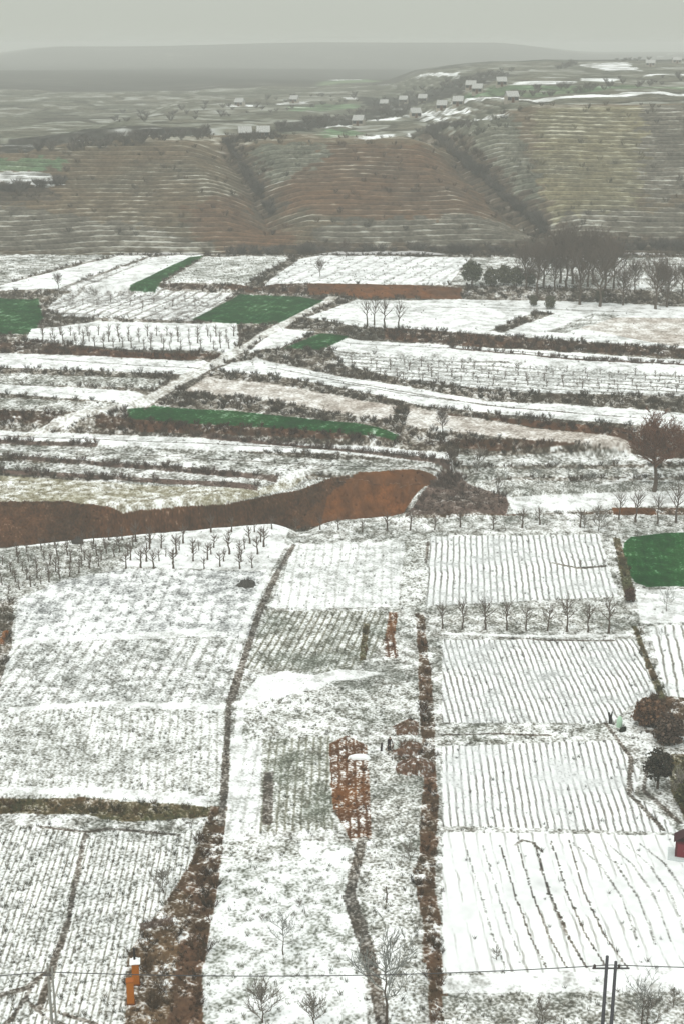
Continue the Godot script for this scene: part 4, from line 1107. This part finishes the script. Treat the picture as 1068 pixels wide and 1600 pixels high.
	var fk := thing("forked_stump", "dark forked stump at the lower right corner of the slant-furrowed field", "stump", p0)
	var fst := stool()
	tube(fst, Vector3(0, -0.2, 0), Vector3(-0.08, 0.7, 0), 0.24, 0.19, 8); tube(fst, Vector3(-0.08, 0.62, 0), Vector3(-0.3, 1.35, 0), 0.17, 0.12, 7, true); tube(fst, Vector3(-0.02, 0.62, 0), Vector3(0.1, 1.5, 0.05), 0.12, 0.07, 7, true)
	part("trunk", done(fst), grainy(rgb(38, 38, 38), rgb(60, 58, 56), 2.0, 5), fk)
	p0 = on_land(966, 1136)
	var gs := thing("green_sack", "pale green sack leaning by the forked stump", "sack", p0)
	var gk := stool()
	shaped(gk, [[Vector3(0, -0.05, 0), 0.3, 0.26], [Vector3(0.02, 0.4, 0), 0.36, 0.3], [Vector3(0.04, 0.95, 0), 0.32, 0.26], [Vector3(0.03, 1.3, 0), 0.18, 0.15], [Vector3(0.02, 1.4, 0), 0, 0]], 12, 0.12)
	part("body", done(gk), grainy(rgb(164, 200, 172), rgb(196, 222, 200), 2.0, 23), gs)
	p0 = on_land(972, 1142)
	var bl := thing("black_bundle", "black bundle lying below the pale green sack", "bundle", p0, 0.7)
	var bu := stool()
	shaped(bu, [[Vector3(0, -0.05, 0), 0.6, 0.24], [Vector3(0, 0.2, 0), 0.62, 0.26], [Vector3(0.05, 0.42, 0), 0.4, 0.16], [Vector3(0.05, 0.46, 0), 0, 0]], 12, 0.25)
	part("body", done(bu), mat(rgb(30, 34, 24)), bl)
	# ---- orange pillars
	var brick := grainy(rgb(164, 92, 18), rgb(192, 116, 30), 1.2, 31)
	for t in [[213, 1537, 32, "upper orange pillar with a snow cap and a black pipe on top"], [205, 1567, 33, "lower orange pillar without a pipe beside the brown grass"]]:
		p0 = on_land(t[0], t[1])
		var o := thing("orange_pillar", t[3], "pillar", p0, 0.12)
		var h: float = tall(p0, t[2]); var w: float = tall(p0, 14.0) * 0.62
		var st := stool(false)
		box(st, Vector3(0, h * 0.5 - 0.1, 0), Vector3(w, h + 0.2, w), 0.02)
		part("shaft", done(st), brick, o)
		var bs2 := stool(false)
		box(bs2, Vector3(0, 0.06, 0), Vector3(w + 0.14, 0.16, w + 0.14), 0.02)
		part("plinth", done(bs2), mat(rgb(110, 62, 24)), o)
		var cs := stool()
		var upper: bool = t[0] == 213
		if upper:
			box(cs, Vector3(0, h + 0.06, 0), Vector3(w + 0.3, 0.1, w + 0.3), 0.03)
			shaped(cs, [[Vector3(0, h + 0.11, 0), w * 0.78, w * 0.78], [Vector3(0, h + 0.24, 0), w * 0.66, w * 0.62], [Vector3(0.03, h + 0.31, 0), 0.0, 0.0]], 12, 0.15)
			part("snow_cap", done(cs), snow, o)
			var pp := stool()
			tube(pp, Vector3(-0.02, h + 0.1, 0), Vector3(-0.02, h + 1.35, 0), 0.1, 0.1, 10, true)
			part("pipe", done(pp), mat(rgb(34, 32, 32), 0.6), o)
		else:
			box(cs, Vector3(0, h + 0.03, 0), Vector3(w + 0.08, 0.08, w + 0.08), 0.02)
			part("cap", done(cs), mat(rgb(150, 84, 30)), o)
	# ---- maroon hut
	p0 = on_land(1064, 1336)
	var hut := thing("maroon_hut", "small maroon metal hut with a pointed roof on a concrete pad at the right edge", "hut", p0, -0.25)
	var hu := stool(false)
	box(hu, Vector3(0, 0.95, 0), Vector3(1.3, 1.7, 1.3), 0.02)
	part("wall", done(hu), grainy(rgb(74, 26, 34), rgb(96, 38, 44), 1.5, 41, 0.6), hut)
	var ro := stool(false)
	for s in [-1.0, 1.0]:
		var q := [Vector3(s * 0.85, 1.75, -0.8), Vector3(0, 2.35, -0.8), Vector3(0, 2.35, 0.8), Vector3(s * 0.85, 1.75, 0.8)]
		tri(ro, q[0], q[1], q[2]); tri(ro, q[0], q[2], q[3])
		for z in [-0.66, 0.66]: tri(ro, Vector3(-0.66, 1.81, z), Vector3(0, 2.3, z), Vector3(0.66, 1.81, z))
		for k in 4: tri(ro, q[k] + Vector3(0, 0.06, 0), q[(k + 1) % 4] + Vector3(0, 0.06, 0), q[(k + 1) % 4])
		for k in 4: tri(ro, q[k] + Vector3(0, 0.06, 0), q[(k + 1) % 4], q[k])
		tri(ro, q[0] + Vector3(0, 0.06, 0), q[1] + Vector3(0, 0.06, 0), q[2] + Vector3(0, 0.06, 0)); tri(ro, q[0] + Vector3(0, 0.06, 0), q[2] + Vector3(0, 0.06, 0), q[3] + Vector3(0, 0.06, 0))
	part("roof", done(ro), mat(rgb(58, 28, 34), 0.6), hut)
	var dr := stool(false)
	box(dr, Vector3(-0.1, 0.85, 0.665), Vector3(0.7, 1.4, 0.05), 0.01)
	var door := part("door", done(dr), mat(rgb(112, 42, 50), 0.6), hut)
	var hd := stool()
	tube(hd, Vector3(0.15, 0.8, 0.70), Vector3(0.15, 0.95, 0.70), 0.02, 0.02, 6, true)
	part("handle", done(hd), mat(rgb(120, 118, 114), 0.4), door)
	var pd := stool(false)
	box(pd, Vector3(-0.1, 0.02, 0.1), Vector3(2.4, 0.24, 2.2), 0.05)
	part("pad", done(pd), grainy(rgb(176, 184, 184), rgb(206, 212, 212), 1.0, 43), hut)
	# ---- utility poles and the wire between them
	var concrete := grainy(rgb(122, 122, 116), rgb(150, 148, 142), 1.0, 51)
	var steel := mat(rgb(84, 84, 86), 0.5)
	var ends: Array[Vector3] = []
	for t in [[93, 1505, "grey concrete utility pole at the bottom left before the clumpy field", 1], [937, 1494, "twin utility poles with a cross arm at the bottom right", 2]]:
		var b := on_land(t[0], 1745)
		var hp := 1.0
		var r := ray(t[0], t[1])
		hp = CAM_H + r.y / -r.z * -b.z - b.y
		var o := thing("utility_pole", t[2], "utility pole", b)
		for k in int(t[3]):
			var st := stool()
			var off: float = 0.0 if t[3] == 1 else (k - 0.5) * 0.62
			var top := hp if k == 0 else hp - 0.45
			tube(st, Vector3(off, -0.3, 0), Vector3(off, top, 0), 0.17 if t[3] == 2 else 0.13, 0.11 if t[3] == 2 else 0.085, 10, true)
			if t[3] == 1: tube(st, Vector3(0.32, -0.3, 0.02), Vector3(0.3, hp - 0.3, 0.02), 0.09, 0.07, 8, true)
			part("pole", done(st), concrete if t[3] == 1 else mat(rgb(74, 74, 78)), o)
		var arm := stool(false)
		box(arm, Vector3(0, hp - 1.0, 0.0), Vector3(2.6 if t[3] == 2 else 0.7, 0.1, 0.1), 0.01)
		part("cross_arm", done(arm), steel, o)
		for s in ([-1.15, 0.55] if t[3] == 2 else [0.0]):
			var ins := stool()
			for k in 3: shaped(ins, [[Vector3(s, hp - 0.94 + k * 0.09, 0), 0.0, 0.0], [Vector3(s, hp - 0.94 + k * 0.09, 0), 0.11, 0.11], [Vector3(s, hp - 0.87 + k * 0.09, 0), 0.05, 0.05]], 10)
			part("insulator", done(ins), mat(rgb(70, 62, 60), 0.25), o)
		ends.append(b + Vector3(0, hp - 0.72, 0))
	ends.insert(0, ends[0] + Vector3(-46, -0.6, 2)); ends.append(ends[2] + Vector3(46, -0.4, -1))
	for k in 3:
		var o := thing("overhead_wire", ["wire running off to the left from the single pole", "long overhead wire crossing the picture between the two utility poles", "wire running off to the right from the twin poles"][k], "wire", ends[k])
		var st := stool()
		var v := ends[k + 1] - ends[k]
		for i in 24:
			var a := i / 24.0; var b := (i + 1) / 24.0
			tube(st, v * a - Vector3(0, 2.4 * a * (1 - a), 0), v * b - Vector3(0, 2.4 * b * (1 - b), 0), 0.035, 0.035, 5)
		part("wire", done(st), mat(rgb(70, 70, 72), 0.5), o)
	# ---- farmhouses on the plateau
	var wall_m := grainy(rgb(150, 142, 130), rgb(176, 168, 156), 0.3, 61)
	var roof_m := grainy(rgb(112, 110, 104), rgb(206, 208, 208), 0.25, 63)
	var hs := [[383, 217, 30, 6, "long low farmhouse with a snowy roof at the middle rim of the slope"], [412, 216, 18, 8, "small farmhouse right of the long one at the middle rim"], [735, 140, 26, 9, "white-roofed farmhouse left of its twin on the right plateau"], [782, 135, 22, 9, "white-roofed farmhouse under the skyline field"], [798, 160, 12, 6, "tiny hut on the white rim road"], [660, 160, 16, 6, "small white-roofed house in the hazy village"], [630, 162, 18, 6, "second white-roofed house in the hazy village"], [600, 168, 20, 6, "leftmost white-roofed house in the hazy village"], [1030, 92, 30, 6, "long snowy-roofed house on the right skyline"], [1056, 99, 22, 7, "snowy-roofed house near the right edge of the skyline"], [1015, 104, 24, 7, "snowy-roofed house below the skyline houses"], [460, 161, 18, 6, "faint white-roofed house in the haze left of the village"], [690, 172, 14, 6, "small house below the white patches at the village end"], [715, 166, 14, 6, "small house right of the village at the foot of the right plateau"], [560, 196, 14, 6, "lone house by the green plot above the middle slope"], [648, 184, 14, 6, "house at the near end of the hazy village"], [745, 146, 16, 6, "low annex in front of the twin farmhouses"], [1046, 88, 18, 6, "highest house on the right skyline"], [375, 166, 22, 5, "faintest white-roofed house furthest left in the haze"]]
	for t in hs:
		p0 = on_land(t[0], t[1])
		var w: float = clampf(tall(p0, t[2]) * 0.6, 4.5, 12.0); var h: float = clampf(tall(p0, t[3]) * 0.6, 2.4, 3.6)
		var o := thing("farmhouse", t[4], "house", p0, 0.1 * (int(t[0]) % 5 - 2))
		var st := stool(false)
		box(st, Vector3(0, h * 0.5 - 0.5, 0), Vector3(w, h + 1.0, 6.0), 0.05)
		part("wall", done(st), wall_m, o)
		var rf := stool(false)
		for s in [-1.0, 1.0]:
			var q := [Vector3(-w * 0.53, h - 0.05, s * 3.5), Vector3(w * 0.53, h - 0.05, s * 3.5), Vector3(w * 0.53, h + 1.9, 0), Vector3(-w * 0.53, h + 1.9, 0)]
			tri(rf, q[0], q[1], q[2]); tri(rf, q[0], q[2], q[3])
			var dn := Vector3(0, -0.25, 0)
			tri(rf, q[0], q[1], q[1] + dn); tri(rf, q[0], q[1] + dn, q[0] + dn)
		for e in [-0.5, 0.5]: tri(rf, Vector3(w * e, h, -3.0), Vector3(w * e, h, 3.0), Vector3(w * e, h + 1.7, 0))
		part("roof", done(rf), roof_m, o)
		var ds := stool(false)
		box(ds, Vector3(0, 1.0, 3.03), Vector3(1.1, 2.0, 0.1), 0.01)
		part("door", done(ds), mat(rgb(92, 62, 48)), o)
		for e in [-0.3, 0.3]:
			var ws := stool(false)
			box(ws, Vector3(w * e, 1.5, 3.03), Vector3(1.4, 1.2, 0.1), 0.01)
			part("window", done(ws), mat(rgb(52, 56, 60), 0.2), o)
	# ---- weeds, scrub and woods nobody could count
	var weeds: Array[Transform3D] = []; var weed_c := PackedColorArray()
	var bushes: Array[Transform3D] = []; var bush_c := PackedColorArray()
	for zi in 3:
		var z := zones[zi]
		var tries: int = [52000, 42000, 9000][zi]
		for i in tries:
			var d := rng.randf_range(maxf(z.d0, 88.0), z.end_d() - 1.0)
			var x := rng.randf_range(-1, 1) * (d * 0.27 + 12.0)
			var s := z.style_at(x, d)
			if s < 0: continue
			var q := s_tuft[s]
			if rng.randf() > q * (0.5 if zi == 0 else 0.45) * (0.3 + 1.4 * z.rough(x, d)): continue
			var c := s_soil[s].srgb_to_linear().lerp(s_soil2[s].srgb_to_linear(), rng.randf()) * rng.randf_range(0.5, 1.25)
			if zi == 0 and (rng.randf() < 0.93 or q < 0.9):
				weeds.append(spot(x, d, rng.randf_range(0.35, 0.9))); weed_c.append(c)
			elif zi == 1 and q < 0.9:
				weeds.append(spot(x, d, rng.randf_range(0.5, 1.2))); weed_c.append(c)
			else:
				bushes.append(spot(x, d, rng.randf_range(0.5, 1.1) if zi < 2 else rng.randf_range(0.9, 2.0))); bush_c.append(c)
	scatter("dry_weeds", "dry weeds and stalks poking through the snow on the fields", tuft_mesh(14, 0.5, 0.6, 0.035, grass), weeds, weed_c)
	scatter("bank_undergrowth", "low leafless scrub on the banks, in the ditches and in the ravines", bush_mesh(10, 0.8, 1.0, mat(Color.WHITE, 0.95, true)), bushes, bush_c)
	var woods: Array[Transform3D] = []; var wood_c := PackedColorArray()
	var wr := [[560, 690, 178, 140, 60], [690, 800, 138, 112, 50], [430, 640, 205, 172, 70], [60, 330, 236, 206, 70], [870, 900, 108, 100, 26], [960, 1068, 96, 88, 26], [800, 1068, 150, 120, 40], [180, 560, 190, 150, 60], [350, 460, 222, 214, 26], [650, 740, 208, 195, 24], [0, 100, 300, 285, 30], [356, 425, 226, 338, 60, 0.05], [670, 725, 206, 254, 50, 0.09], [725, 855, 254, 366, 80, 0.05], [350, 860, 398, 392, 60], [860, 1068, 396, 386, 60]]
	for t in wr:
		for i in int(t[4]):
			var f := rng.randf()
			var p := on_land(lerpf(t[0], t[1], f), lerpf(t[2], t[3], clampf(f + rng.randf_range(-1, 1) * (0.3 if t.size() < 6 else t[5]), 0.0, 1.0)))
			woods.append(spot(p.x, -p.z, rng.randf_range(1.2, 2.8), rng.randf_range(0.6, 1.0)))
			wood_c.append(Color(0.06, 0.052, 0.045).lerp(Color(0.13, 0.115, 0.10), rng.randf()))
	scatter("distant_woods", "bare far-off trees and thickets along the slope and on the plateau", bush_mesh(14, 0.7, 1.3, mat(Color.WHITE, 0.95, true)), woods, wood_c)
